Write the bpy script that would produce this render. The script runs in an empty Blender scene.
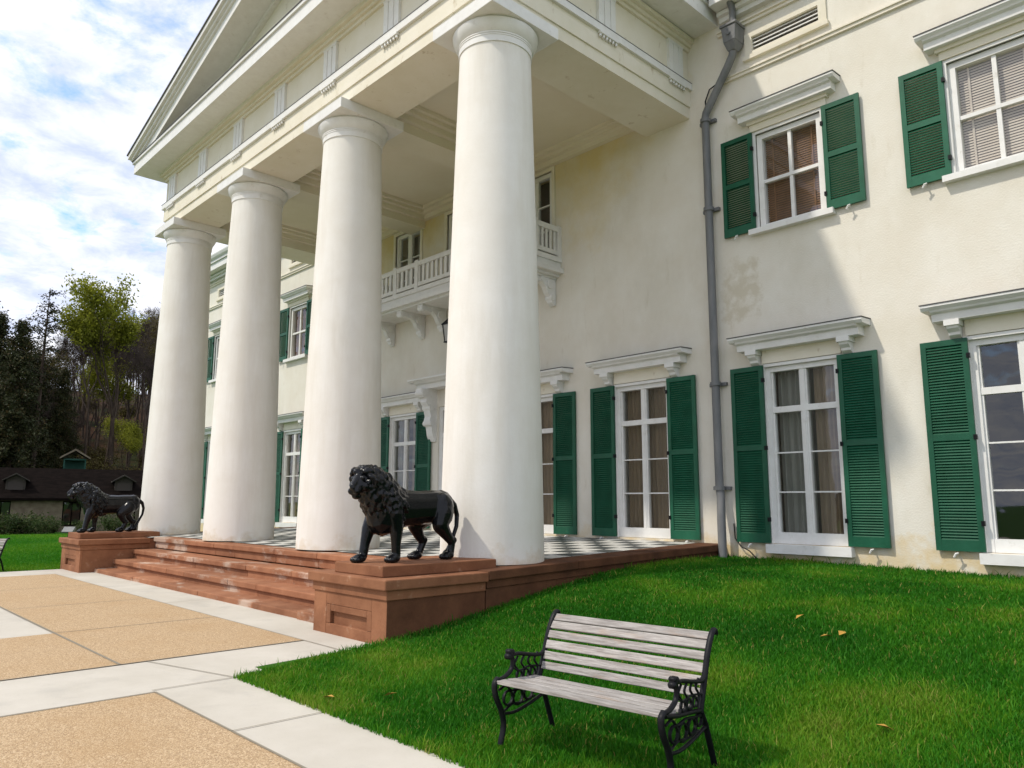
import bpy, bmesh, math, random
import numpy as np
from mathutils import Vector, Matrix, noise as mnoise

C = bpy.context.scene
COL = C.collection
rnd = random.Random(7)
rs = np.random.RandomState(7)
R_ = math.radians

# ------------------------------------------------------------------ camera
YAW, PITCH, ROLL, F = 0.81028, 0.15442, 0.00275, 761.03
CAM = Vector((7.36328, -12.16278, 1.6))
fw = Vector((-math.sin(YAW) * math.cos(PITCH), math.cos(YAW) * math.cos(PITCH), math.sin(PITCH)))
rt = Vector((math.cos(YAW), math.sin(YAW), 0))
up = rt.cross(fw)
rt, up = rt * math.cos(ROLL) + up * math.sin(ROLL), -rt * math.sin(ROLL) + up * math.cos(ROLL)
cd = bpy.data.cameras.new('camera')
cam = bpy.data.objects.new('camera', cd)
COL.objects.link(cam)
m = Matrix((rt, up, -fw)).transposed().to_4x4()
m.translation = CAM
cam.matrix_world = m
cd.sensor_width = 36.0
cd.lens = F / 1024 * 36.0
cd.clip_start = 0.05
cd.clip_end = 6000
C.camera = cam


def far_point(px, dist):
    """ground direction through a bearing, for laying out the far woods"""
    d = fw * F + rt * (px - 512) - up * 118
    d = Vector((d.x, d.y, 0)).normalized()
    return CAM.x + d.x * dist, CAM.y + d.y * dist


# ------------------------------------------------------------------ light
SUN = Vector((-0.47, -1.0, 1.45)).normalized()
w = bpy.data.worlds.new('World')
C.world = w
w.use_nodes = True
nt = w.node_tree
for n in list(nt.nodes):
    nt.nodes.remove(n)
N = nt.nodes.new
L = nt.links.new
out = N('ShaderNodeOutputWorld')
bg = N('ShaderNodeBackground')
bg.inputs[1].default_value = 0.14
sky = N('ShaderNodeTexSky')
sky.sky_type = 'NISHITA'
sky.sun_disc = False
sky.sun_elevation = math.asin(SUN.z)
sky.sun_rotation = math.atan2(SUN.x, SUN.y) % (2 * math.pi)
sky.air_density = 1.0
sky.dust_density = 1.0
tc = N('ShaderNodeTexCoord')
sep = N('ShaderNodeSeparateXYZ')
L(tc.outputs['Generated'], sep.inputs[0])
mx = N('ShaderNodeMath'); mx.operation = 'MAXIMUM'; mx.inputs[1].default_value = 0.0
L(sep.outputs[2], mx.inputs[0])
ad = N('ShaderNodeMath'); ad.operation = 'ADD'; ad.inputs[1].default_value = 0.16
L(mx.outputs[0], ad.inputs[0])
dv = N('ShaderNodeVectorMath'); dv.operation = 'DIVIDE'
cmb = N('ShaderNodeCombineXYZ')
for i in range(3):
    L(ad.outputs[0], cmb.inputs[i])
L(tc.outputs['Generated'], dv.inputs[0])
L(cmb.outputs[0], dv.inputs[1])


def wnoise(scale, detail, rough, off):
    mp = N('ShaderNodeMapping')
    mp.inputs['Location'].default_value = off
    mp.inputs['Scale'].default_value = (1, 1, 0.15)
    L(dv.outputs[0], mp.inputs[0])
    t = N('ShaderNodeTexNoise')
    t.inputs['Scale'].default_value = scale
    t.inputs['Detail'].default_value = detail
    t.inputs['Roughness'].default_value = rough
    t.inputs['Distortion'].default_value = 0.25
    L(mp.outputs[0], t.inputs['Vector'])
    return t.outputs[0]


cov = N('ShaderNodeValToRGB')
cov.color_ramp.elements[0].position = 0.28
cov.color_ramp.elements[1].position = 0.43
L(wnoise(4.4, 10, 0.62, (3.1, 1.7, 0)), cov.inputs[0])
shade = N('ShaderNodeValToRGB')
shade.color_ramp.elements[0].position = 0.33
shade.color_ramp.elements[0].color = (4.2, 4.75, 6.3, 1)
shade.color_ramp.elements[1].position = 0.66
shade.color_ramp.elements[1].color = (7.4, 7.4, 7.7, 1)
L(wnoise(6.5, 9, 0.62, (8.3, 4.1, 0)), shade.inputs[0])
mixc = N('ShaderNodeMix'); mixc.data_type = 'RGBA'
L(cov.outputs[0], mixc.inputs[0])
tint = N('ShaderNodeMix'); tint.data_type = 'RGBA'; tint.blend_type = 'MULTIPLY'
tint.inputs[0].default_value = 1.0
tint.inputs[7].default_value = (1.3, 1.5, 1.75, 1)
L(sky.outputs[0], tint.inputs[6])
L(tint.outputs[2], mixc.inputs[6])
L(shade.outputs[0], mixc.inputs[7])
L(mixc.outputs[2], bg.inputs[0])
L(bg.outputs[0], out.inputs[0])

sd = bpy.data.lights.new('sun', 'SUN')
sd.energy = 2.5
sd.angle = R_(1.8)
sd.color = (1.0, 0.93, 0.81)
so = bpy.data.objects.new('sun', sd)
COL.objects.link(so)
so.rotation_euler = SUN.to_track_quat('Z', 'Y').to_euler()
so.location = (-20, -40, 60)

C.view_settings.view_transform = 'Standard'
C.view_settings.look = 'None'
C.view_settings.exposure = 0.28
C.view_settings.gamma = 1.0
C.view_settings.use_curve_mapping = False
C.render.engine = 'CYCLES'
C.cycles.max_bounces = 8
C.cycles.diffuse_bounces = 4
C.cycles.transparent_max_bounces = 12
C.cycles.use_denoising = True

# ------------------------------------------------------------------ helpers


class MB:
    def __init__(s):
        s.v = []
        s.f = []

    def box(s, x0, x1, y0, y1, z0, z1):
        b = len(s.v)
        s.v += [(x0, y0, z0), (x1, y0, z0), (x1, y1, z0), (x0, y1, z0), (x0, y0, z1), (x1, y0, z1), (x1, y1, z1), (x0, y1, z1)]
        s.f += [tuple(b + i for i in q) for q in ((0, 3, 2, 1), (4, 5, 6, 7), (0, 1, 5, 4), (1, 2, 6, 5), (2, 3, 7, 6), (3, 0, 4, 7))]
        return s

    def hexa(s, pts):
        b = len(s.v)
        s.v += [tuple(p) for p in pts]
        s.f += [tuple(b + i for i in q) for q in ((0, 3, 2, 1), (4, 5, 6, 7), (0, 1, 5, 4), (1, 2, 6, 5), (2, 3, 7, 6), (3, 0, 4, 7))]
        return s

    def quad(s, a, b_, c, d):
        b = len(s.v)
        s.v += [tuple(a), tuple(b_), tuple(c), tuple(d)]
        s.f.append((b, b + 1, b + 2, b + 3))
        return s

    def prism(s, pts, axis, a, b_):
        """polygon pts (2D) extruded along axis from a to b"""
        n = len(pts)
        b = len(s.v)

        def mk(p, t):
            if axis == 'x':
                return (t, p[0], p[1])
            if axis == 'y':
                return (p[0], t, p[1])
            return (p[0], p[1], t)
        s.v += [mk(p, a) for p in pts] + [mk(p, b_) for p in pts]
        s.f.append(tuple(b + i for i in range(n)))
        s.f.append(tuple(b + n + i for i in reversed(range(n))))
        for i in range(n):
            j = (i + 1) % n
            s.f.append((b + i, b + n + i, b + n + j, b + j))
        return s

    def lathe(s, cx, cy, prof, seg=48, cap=True):
        b = len(s.v)
        for r, z in prof:
            for k in range(seg):
                a = 2 * math.pi * k / seg
                s.v.append((cx + r * math.cos(a), cy + r * math.sin(a), z))
        for i in range(len(prof) - 1):
            for k in range(seg):
                j = (k + 1) % seg
                s.f.append((b + i * seg + k, b + i * seg + j, b + (i + 1) * seg + j, b + (i + 1) * seg + k))
        if cap:
            s.f.append(tuple(b + k for k in reversed(range(seg))))
            t = b + (len(prof) - 1) * seg
            s.f.append(tuple(t + k for k in range(seg)))
        return s

    def tube(s, pts, rad, seg=8, cap=True):
        pts = [Vector(p) for p in pts]
        rads = rad if isinstance(rad, (list, tuple)) else [rad] * len(pts)
        b = len(s.v)
        prev = None
        for i, p in enumerate(pts):
            t = (pts[min(i + 1, len(pts) - 1)] - pts[max(i - 1, 0)])
            t = t.normalized() if t.length > 1e-9 else Vector((0, 0, 1))
            if prev is None:
                ref = Vector((0, 0, 1)) if abs(t.z) < 0.9 else Vector((1, 0, 0))
                u = t.cross(ref).normalized()
            else:
                u = (prev - t * prev.dot(t))
                u = u.normalized() if u.length > 1e-6 else t.orthogonal().normalized()
            prev = u
            v2 = t.cross(u)
            for k in range(seg):
                a = 2 * math.pi * k / seg
                q = p + (u * math.cos(a) + v2 * math.sin(a)) * rads[i]
                s.v.append(tuple(q))
        for i in range(len(pts) - 1):
            for k in range(seg):
                j = (k + 1) % seg
                s.f.append((b + i * seg + k, b + i * seg + j, b + (i + 1) * seg + j, b + (i + 1) * seg + k))
        if cap:
            s.f.append(tuple(b + k for k in reversed(range(seg))))
            t0 = b + (len(pts) - 1) * seg
            s.f.append(tuple(t0 + k for k in range(seg)))
        return s

    def mesh(s, name, mat):
        me = bpy.data.meshes.new(name)
        me.from_pydata(s.v, [], s.f)
        for mm in (mat if isinstance(mat, (list, tuple)) else [mat]):
            me.materials.append(mm)
        me.update()
        return me

    def build(s, name, mat, parent=None, smooth=False, bevel=0, fixn=False):
        me = s.mesh(name, mat)
        if fixn:
            bm = bmesh.new(); bm.from_mesh(me)
            bmesh.ops.recalc_face_normals(bm, faces=bm.faces)
            bm.to_mesh(me); bm.free()
        if smooth:
            shade_smooth(me, smooth if not isinstance(smooth, bool) else 40)
        return link(name, me, parent, bevel)


def shade_smooth(me, ang=40):
    bm = bmesh.new(); bm.from_mesh(me)
    for f in bm.faces:
        f.smooth = True
    lim = R_(ang)
    for e in bm.edges:
        e.smooth = len(e.link_faces) == 2 and e.calc_face_angle(0) < lim
    bm.to_mesh(me); bm.free()


def link(name, me, parent=None, bevel=0):
    o = bpy.data.objects.new(name, me)
    COL.objects.link(o)
    if parent:
        o.parent = parent
    if bevel:
        b = o.modifiers.new('edge', 'BEVEL')
        b.width = bevel; b.segments = 2; b.limit_method = 'ANGLE'; b.angle_limit = R_(40)
    return o


def tag(o, label=None, cat=None, group=None, kind=None):
    for k, v in (('label', label), ('category', cat), ('group', group), ('kind', kind)):
        if v:
            o[k] = v
    return o


def thing(name, label, cat, loc=(0, 0, 0), rz=0, group=None):
    o = bpy.data.objects.new(name, None)
    o.empty_display_size = 0.2
    COL.objects.link(o)
    o.location = loc
    o.rotation_euler = (0, 0, rz)
    return tag(o, label, cat, group)


def copy_tree(o, parent=None, off=None):
    c = o.copy()
    COL.objects.link(c)
    if parent:
        c.parent = parent
    if off:
        c.location = Vector(o.location) + Vector(off)
    for ch in list(o.children):
        copy_tree(ch, c)
    return c


# ------------------------------------------------------------------ materials


def mat(name, base, rough=0.7, var=0.0, scale=3.0, col2=None, bump=0.0, bscale=60.0, spec=0.3, coords='Object', detail=6, lo=0.35, hi=0.65, stretch=None, coat=0.0, transl=None):
    mt = bpy.data.materials.new(name)
    mt.use_nodes = True
    t = mt.node_tree
    p = t.nodes['Principled BSDF']
    p.inputs['Roughness'].default_value = rough
    p.inputs['Specular IOR Level'].default_value = spec
    p.inputs['Base Color'].default_value = (*base, 1)
    if coat:
        p.inputs['Coat Weight'].default_value = coat
        p.inputs['Coat Roughness'].default_value = 0.12
    co = t.nodes.new('ShaderNodeTexCoord')
    src = co.outputs[coords]
    if stretch:
        mp = t.nodes.new('ShaderNodeMapping')
        mp.inputs['Scale'].default_value = stretch
        t.links.new(src, mp.inputs[0])
        src = mp.outputs[0]
    if col2 is not None:
        nz = t.nodes.new('ShaderNodeTexNoise')
        nz.inputs['Scale'].default_value = scale
        nz.inputs['Detail'].default_value = detail
        nz.inputs['Roughness'].default_value = 0.62
        t.links.new(src, nz.inputs['Vector'])
        cr = t.nodes.new('ShaderNodeValToRGB')
        cr.color_ramp.elements[0].position = lo
        cr.color_ramp.elements[1].position = hi
        cr.color_ramp.elements[0].color = (*base, 1)
        cr.color_ramp.elements[1].color = (*col2, 1)
        t.links.new(nz.outputs[0], cr.inputs[0])
        t.links.new(cr.outputs[0], p.inputs['Base Color'])
        mt['colour_node'] = cr.name
    if bump:
        nb = t.nodes.new('ShaderNodeTexNoise')
        nb.inputs['Scale'].default_value = bscale
        nb.inputs['Detail'].default_value = 5
        t.links.new(src, nb.inputs['Vector'])
        bp = t.nodes.new('ShaderNodeBump')
        bp.inputs['Strength'].default_value = bump
        bp.inputs['Distance'].default_value = 0.02
        t.links.new(nb.outputs[0], bp.inputs['Height'])
        t.links.new(bp.outputs[0], p.inputs['Normal'])
    return mt


def layer(mt, colour, scale, lo, hi, fac=1.0, zr=None, xr=None, stretch=None, seed=0.0):
    """a further patch of colour over a material's own colour (stains, wear, bounced light): noise, optionally kept to a height band / x band of the surface"""
    t = mt.node_tree
    p = t.nodes['Principled BSDF']
    lk = p.inputs['Base Color'].links
    nz = t.nodes.new('ShaderNodeTexNoise')
    nz.inputs['Scale'].default_value = scale
    nz.inputs['Detail'].default_value = 7
    nz.inputs['Roughness'].default_value = 0.65
    co = t.nodes.new('ShaderNodeTexCoord')
    mp = t.nodes.new('ShaderNodeMapping')
    mp.inputs['Location'].default_value = (seed, seed * 1.7, seed * 0.3)
    mp.inputs['Scale'].default_value = stretch or (1, 1, 1)
    t.links.new(co.outputs['Object'], mp.inputs[0])
    t.links.new(mp.outputs[0], nz.inputs['Vector'])
    val = nz.outputs[0]
    sp = t.nodes.new('ShaderNodeSeparateXYZ')
    t.links.new(co.outputs['Object'], sp.inputs[0])
    for rng, ax in ((zr, 2), (xr, 0)):
        if rng:
            # tent weight: full at rng[0], none at rng[1]
            mr = t.nodes.new('ShaderNodeMapRange')
            mr.inputs[1].default_value = rng[0]; mr.inputs[2].default_value = rng[1]
            mr.inputs[3].default_value = 0.0; mr.inputs[4].default_value = -0.5
            ab = sp.outputs[ax]
            if len(rng) == 3:
                s1 = t.nodes.new('ShaderNodeMath'); s1.operation = 'SUBTRACT'; s1.inputs[1].default_value = rng[2]
                t.links.new(ab, s1.inputs[0])
                s2 = t.nodes.new('ShaderNodeMath'); s2.operation = 'ABSOLUTE'
                t.links.new(s1.outputs[0], s2.inputs[0])
                ab = s2.outputs[0]
            t.links.new(ab, mr.inputs[0])
            sm = t.nodes.new('ShaderNodeMath'); sm.operation = 'ADD'
            t.links.new(val, sm.inputs[0]); t.links.new(mr.outputs[0], sm.inputs[1])
            val = sm.outputs[0]
    mr = t.nodes.new('ShaderNodeMapRange')
    mr.inputs[1].default_value = lo; mr.inputs[2].default_value = hi
    mr.inputs[3].default_value = 0; mr.inputs[4].default_value = fac
    t.links.new(val, mr.inputs[0])
    mi = t.nodes.new('ShaderNodeMix'); mi.data_type = 'RGBA'
    t.links.new(mr.outputs[0], mi.inputs[0])
    if lk:
        t.links.new(lk[0].from_socket, mi.inputs[6])
    else:
        mi.inputs[6].default_value = p.inputs['Base Color'].default_value
    mi.inputs[7].default_value = (*colour, 1)
    t.links.new(mi.outputs[2], p.inputs['Base Color'])
    return mt


def vary(mt, lo, hi, per='island'):
    """each block / slat / shutter gets its own slightly different paint or stone"""
    t = mt.node_tree
    p = t.nodes['Principled BSDF']
    src = p.inputs['Base Color'].links[0].from_socket
    if per == 'island':
        g_ = t.nodes.new('ShaderNodeNewGeometry'); r_ = g_.outputs['Random Per Island']
    else:
        g_ = t.nodes.new('ShaderNodeObjectInfo'); r_ = g_.outputs['Random']
    mr = t.nodes.new('ShaderNodeMapRange')
    mr.inputs[3].default_value = lo; mr.inputs[4].default_value = hi
    t.links.new(r_, mr.inputs[0])
    vm = t.nodes.new('ShaderNodeVectorMath'); vm.operation = 'SCALE'
    t.links.new(src, vm.inputs[0]); t.links.new(mr.outputs[0], vm.inputs['Scale'])
    t.links.new(vm.outputs[0], p.inputs['Base Color'])


M = {}
M['stucco'] = mat('stucco', (0.715, 0.67, 0.575), 0.88, col2=(0.765, 0.735, 0.655), scale=1.1, bump=0.22, bscale=38, spec=0.15)
layer(M['stucco'], (0.66, 0.54, 0.26), 0.7, 0.22, 0.56, 0.9, zr=(9.3, 6.2), xr=(5.2, 7.8, -7.2), seed=3)  # yellow towards the portico ceiling: bounced light put into the colour, plus unweathered paint
layer(M['stucco'], (0.66, 0.50, 0.25), 2.6, 0.28, 0.52, 0.8, zr=(0.75, 1.7), seed=5)
layer(M['stucco'], (0.50, 0.43, 0.29), 2.4, 0.40, 0.54, 0.5, zr=(0.45, 1.25, 5.35), xr=(0.3, 0.85, 0.55), seed=1)
layer(M['stucco'], (0.62, 0.58, 0.48), 0.9, 0.48, 0.70, 0.5, stretch=(1, 1, 0.6), seed=9)
layer(M['stucco'], (0.52, 0.46, 0.34), 3.0, 0.60, 0.72, 0.35, stretch=(1.2, 1, 0.35), seed=11)
M['stone_white'] = mat('painted_column', (0.75, 0.72, 0.655), 0.72, col2=(0.80, 0.78, 0.73), scale=1.3, bump=0.12, bscale=22, spec=0.25)
layer(M['stone_white'], (0.60, 0.57, 0.50), 2.0, 0.55, 0.75, 0.45, stretch=(1, 1, 0.18), seed=2)
layer(M['stone_white'], (0.58, 0.46, 0.29), 3.0, 0.32, 0.60, 0.75, zr=(0.74, 1.3), seed=4)
layer(M['stone_white'], (0.66, 0.62, 0.54), 0.8, 0.50, 0.66, 0.5, stretch=(2.2, 2.2, 0.25), seed=21)
M['cream'] = mat('cream_trim', (0.725, 0.675, 0.545), 0.8, col2=(0.775, 0.73, 0.62), scale=1.5, bump=0.08, bscale=30, spec=0.2)
layer(M['cream'], (0.42, 0.33, 0.20), 4.5, 0.62, 0.72, 0.6, stretch=(1, 1, 0.5), seed=6)
M['ceiling'] = mat('portico_ceiling', (0.73, 0.675, 0.535), 0.85, col2=(0.77, 0.72, 0.59), scale=1.0, bump=0.05, spec=0.15)
layer(M['ceiling'], (0.46, 0.40, 0.27), 3.0, 0.66, 0.78, 0.45, seed=8)
M['white'] = mat('white_paint', (0.78, 0.775, 0.75), 0.5, col2=(0.72, 0.71, 0.68), scale=5, spec=0.4, bump=0.03)
layer(M['white'], (0.52, 0.49, 0.42), 6.0, 0.60, 0.74, 0.5, seed=12)
M['green'] = mat('green_paint', (0.0045, 0.074, 0.035), 0.45, col2=(0.008, 0.100, 0.050), scale=4, spec=0.35)
layer(M['green'], (0.020, 0.12, 0.065), 7.0, 0.56, 0.75, 0.6, seed=13)
M['sand'] = mat('red_sandstone', (0.215, 0.090, 0.045), 0.85, col2=(0.31, 0.140, 0.072), scale=2.2, bump=0.25, bscale=40, spec=0.2)
layer(M['sand'], (0.16, 0.065, 0.032), 1.8, 0.50, 0.70, 0.6, seed=14)
layer(M['sand'], (0.47, 0.31, 0.21), 5.5, 0.60, 0.72, 0.6, seed=15)
M['sand_shaded'] = mat('shaded_sandstone', (0.085, 0.036, 0.018), 0.85, col2=(0.145, 0.062, 0.031), scale=2.6, bump=0.25, bscale=40, spec=0.2)  # darker sandstone: shade of the porch and pedestal sides put into the colour
layer(M['sand_shaded'], (0.07, 0.035, 0.02), 1.8, 0.50, 0.70, 0.6, seed=24)
M['tread'] = mat('worn_sandstone_tread', (0.245, 0.102, 0.052), 0.85, col2=(0.345, 0.158, 0.084), scale=2.0, bump=0.22, bscale=40, spec=0.2)
layer(M['tread'], (0.50, 0.39, 0.31), 1.7, 0.53, 0.63, 0.8, stretch=(0.5, 1, 1), seed=16)
M['lead'] = mat('dark_flashing', (0.075, 0.072, 0.068), 0.55, col2=(0.13, 0.125, 0.12), scale=6)
M['pipe'] = mat('grey_downpipe', (0.13, 0.135, 0.14), 0.5, col2=(0.20, 0.20, 0.20), scale=5, stretch=(1, 1, 0.25), spec=0.4)
M['roof'] = mat('roof_metal', (0.10, 0.095, 0.09), 0.6, col2=(0.15, 0.14, 0.13), scale=2)
M['dark_room'] = mat('dim_room', (0.06, 0.05, 0.045), 0.95)
M['curtain'] = mat('beige_curtain', (0.26, 0.19, 0.12), 0.9, col2=(0.34, 0.25, 0.16), scale=3, stretch=(3, 3, 0.3))
M['curtain_grey'] = mat('grey_curtain', (0.22, 0.225, 0.20), 0.9, col2=(0.30, 0.30, 0.27), scale=3, stretch=(3, 3, 0.3))
M['blind'] = mat('wooden_blind', (0.20, 0.090, 0.04), 0.6, col2=(0.28, 0.135, 0.065), scale=4)
M['blind_pale'] = mat('pale_blind', (0.66, 0.55, 0.46), 0.6, col2=(0.74, 0.64, 0.55), scale=4)
M['iron'] = mat('black_iron', (0.005, 0.0055, 0.007), 0.45, spec=0.16, col2=(0.010, 0.010, 0.012), scale=20, bump=0.1, bscale=120)
M['lion'] = mat('black_gloss_paint', (0.003, 0.0035, 0.005), 0.2, spec=0.27, bump=0.12, bscale=35, col2=(0.006, 0.0065, 0.008), scale=9)
M['wood'] = mat('weathered_slat', (0.25, 0.228, 0.210), 0.8, col2=(0.43, 0.405, 0.38), scale=5, stretch=(1.1, 14, 14), bump=0.3, bscale=10, spec=0.2, lo=0.38, hi=0.62)
layer(M['wood'], (0.36, 0.26, 0.19), 3.0, 0.56, 0.70, 0.6, stretch=(1, 5, 5), seed=3)
layer(M['wood'], (0.16, 0.13, 0.115), 6.0, 0.60, 0.70, 0.7, stretch=(0.6, 16, 16), seed=7)
M['concrete'] = mat('pale_concrete', (0.48, 0.445, 0.38), 0.85, col2=(0.55, 0.515, 0.45), scale=1.0, bump=0.1, bscale=90, spec=0.2)
layer(M['concrete'], (0.38, 0.36, 0.32), 1.6, 0.54, 0.72, 0.55, seed=3)
layer(M['concrete'], (0.36, 0.34, 0.30), 40.0, 0.60, 0.68, 0.4, seed=4)
M['joint'] = mat('dark_joint', (0.24, 0.21, 0.16), 0.95)
M['glass_dark'] = mat('lamp_glass', (0.35, 0.34, 0.3), 0.2, spec=0.6)
M['aggr'] = mat('exposed_aggregate', (0.40, 0.235, 0.095), 0.9, spec=0.15)
t = M['aggr'].node_tree
p = t.nodes['Principled BSDF']
vo = t.nodes.new('ShaderNodeTexVoronoi'); vo.inputs['Scale'].default_value = 120
co = t.nodes.new('ShaderNodeTexCoord')
t.links.new(co.outputs['Object'], vo.inputs['Vector'])
cr = t.nodes.new('ShaderNodeValToRGB')
cr.color_ramp.elements[0].color = (0.30, 0.205, 0.12, 1)
cr.color_ramp.elements[1].color = (0.60, 0.46, 0.30, 1)
e = cr.color_ramp.elements.new(0.5); e.color = (0.45, 0.315, 0.18, 1)
sx = t.nodes.new('ShaderNodeSeparateXYZ')
t.links.new(vo.outputs['Color'], sx.inputs[0])
t.links.new(sx.outputs[0], cr.inputs[0])
t.links.new(cr.outputs[0], p.inputs['Base Color'])
bp = t.nodes.new('ShaderNodeBump'); bp.inputs['Strength'].default_value = 0.6; bp.inputs['Distance'].default_value = 0.006
bp.invert = True
t.links.new(vo.outputs['Distance'], bp.inputs['Height'])
t.links.new(bp.outputs[0], p.inputs['Normal'])
layer(M['aggr'], (0.40, 0.26, 0.13), 0.9, 0.48, 0.70, 0.45, seed=2)

vary(M['sand'], .82, 1.12)
vary(M['sand_shaded'], .85, 1.15)
vary(M['tread'], .78, 1.15)
vary(M['wood'], .80, 1.12)
vary(M['green'], .86, 1.18, 'object')
vary(M['curtain'], .75, 1.1, 'object')

# glass: reflects like a double pane, lets the room show through


def glass(name, ior, tintc):
    g = bpy.data.materials.new(name); g.use_nodes = True
    t = g.node_tree
    for n in list(t.nodes):
        t.nodes.remove(n)
    o = t.nodes.new('ShaderNodeOutputMaterial')
    mx = t.nodes.new('ShaderNodeMixShader')
    lw_ = t.nodes.new('ShaderNodeLayerWeight'); lw_.inputs[0].default_value = 0.5
    pw = t.nodes.new('ShaderNodeMath'); pw.operation = 'POWER'; pw.inputs[1].default_value = 4.0
    t.links.new(lw_.outputs['Facing'], pw.inputs[0])
    fr = t.nodes.new('ShaderNodeMath'); fr.operation = 'MULTIPLY_ADD'; fr.inputs[1].default_value = 0.85; fr.inputs[2].default_value = ior
    t.links.new(pw.outputs[0], fr.inputs[0])
    tr = t.nodes.new('ShaderNodeBsdfTransparent'); tr.inputs[0].default_value = (*tintc, 1)
    gl = t.nodes.new('ShaderNodeBsdfGlossy'); gl.inputs['Roughness'].default_value = 0.015
    nb = t.nodes.new('ShaderNodeTexNoise'); nb.inputs['Scale'].default_value = 1.6
    co = t.nodes.new('ShaderNodeTexCoord'); t.links.new(co.outputs['Object'], nb.inputs['Vector'])
    bp = t.nodes.new('ShaderNodeBump'); bp.inputs['Strength'].default_value = 0.12; bp.inputs['Distance'].default_value = 0.02
    t.links.new(nb.outputs[0], bp.inputs['Height'])
    t.links.new(bp.outputs[0], gl.inputs['Normal'])
    t.links.new(fr.outputs[0], mx.inputs[0]); t.links.new(tr.outputs[0], mx.inputs[1]); t.links.new(gl.outputs[0], mx.inputs[2])
    t.links.new(mx.outputs[0], o.inputs[0])
    return g


M['glass'] = glass('window_glass', 0.10, (0.85, 0.87, 0.86))

# chequered porch paving
M['check'] = mat('chequered_paving', (0.6, 0.6, 0.57), 0.45, spec=0.4)
t = M['check'].node_tree
p = t.nodes['Principled BSDF']
ck = t.nodes.new('ShaderNodeTexChecker'); ck.inputs['Scale'].default_value = 1 / 0.42
ck.inputs[1].default_value = (0.62, 0.61, 0.57, 1); ck.inputs[2].default_value = (0.06, 0.065, 0.065, 1)
co = t.nodes.new('ShaderNodeTexCoord')
mp = t.nodes.new('ShaderNodeMapping'); mp.inputs['Location'].default_value = (0.1, 0.05, 0.21)
mp.inputs['Scale'].default_value = (1, 1, 0.0)
t.links.new(co.outputs['Object'], mp.inputs[0]); t.links.new(mp.outputs[0], ck.inputs['Vector'])
t.links.new(ck.outputs[0], p.inputs['Base Color'])
layer(M['check'], (0.33, 0.31, 0.27), 3.0, 0.50, 0.75, 0.45, seed=2)

# ground covers
M['lawn'] = mat('lawn_soil', (0.022, 0.085, 0.008), 0.95, col2=(0.045, 0.120, 0.012), scale=1.2, bump=0.4, bscale=70, spec=0.1)


def leafmat(name, ramp, transl=0.35, rough=0.6):
    g = bpy.data.materials.new(name); g.use_nodes = True
    t = g.node_tree
    for n in list(t.nodes):
        t.nodes.remove(n)
    o = t.nodes.new('ShaderNodeOutputMaterial')
    pr = t.nodes.new('ShaderNodeBsdfPrincipled')
    pr.inputs['Roughness'].default_value = rough
    pr.inputs['Specular IOR Level'].default_value = 0.2
    tl = t.nodes.new('ShaderNodeBsdfTranslucent')
    mx = t.nodes.new('ShaderNodeMixShader'); mx.inputs[0].default_value = transl
    at = t.nodes.new('ShaderNodeAttribute'); at.attribute_name = 'tone'
    cr = t.nodes.new('ShaderNodeValToRGB')
    els = cr.color_ramp.elements
    els[0].position = ramp[0][0]; els[0].color = (*ramp[0][1], 1)
    els[1].position = ramp[-1][0]; els[1].color = (*ramp[-1][1], 1)
    for ps, c in ramp[1:-1]:
        e = els.new(ps); e.color = (*c, 1)
    t.links.new(at.outputs['Fac'], cr.inputs[0])
    t.links.new(cr.outputs[0], pr.inputs['Base Color']); t.links.new(cr.outputs[0], tl.inputs[0])
    t.links.new(pr.outputs[0], mx.inputs[1]); t.links.new(tl.outputs[0], mx.inputs[2])
    t.links.new(mx.outputs[0], o.inputs[0])
    return g


M['blade'] = leafmat('grass_blade', [(0, (0.015, 0.120, 0.004)), (0.45, (0.044, 0.215, 0.007)), (0.8, (0.155, 0.310, 0.014)), (1, (0.38, 0.32, 0.09))], 0.38)
M['leaf_spring'] = leafmat('spring_leaf', [(0, (0.12, 0.13, 0.014)), (0.6, (0.25, 0.27, 0.025)), (1, (0.40, 0.40, 0.05))], 0.45)
M['leaf_rust'] = leafmat('budding_leaf', [(0, (0.05, 0.036, 0.014)), (0.6, (0.11, 0.085, 0.026)), (1, (0.16, 0.16, 0.035))], 0.3)
M['needle'] = leafmat('conifer_needle', [(0, (0.018, 0.024, 0.008)), (0.6, (0.040, 0.045, 0.014)), (1, (0.115, 0.072, 0.028))], 0.1)
M['shrub'] = leafmat('shrub_leaf', [(0, (0.02, 0.04, 0.01)), (0.6, (0.05, 0.08, 0.02)), (1, (0.12, 0.11, 0.045))], 0.3)
M['bark'] = mat('tree_bark', (0.045, 0.033, 0.026), 0.95, col2=(0.095, 0.070, 0.054), scale=4, stretch=(3, 3, 0.6), spec=0.1)
M['twig'] = mat('bare_twig', (0.055, 0.042, 0.038), 0.95, col2=(0.095, 0.072, 0.062), scale=0.5, spec=0.1)
M['litter'] = mat('leaf_litter_slope', (0.024, 0.013, 0.008), 0.95, col2=(0.050, 0.027, 0.015), scale=0.5, bump=0.4, bscale=3, spec=0.05)
layer(M['litter'], (0.018, 0.026, 0.009), 0.25, 0.48, 0.6, 0.8, seed=3)
M['rubble'] = mat('rubble_stone_wall', (0.13, 0.105, 0.075), 0.95, col2=(0.22, 0.185, 0.13), scale=2.5, bump=0.6, bscale=5, spec=0.1)
M['shingle'] = mat('dark_shingle', (0.004, 0.003, 0.0025), 0.95, col2=(0.010, 0.007, 0.006), scale=3, spec=0.03, stretch=(1, 1, 4), bump=0.4, bscale=12)
M['dull_green'] = mat('dull_green_board', (0.012, 0.06, 0.042), 0.7, col2=(0.02, 0.08, 0.055), scale=3)

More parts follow.
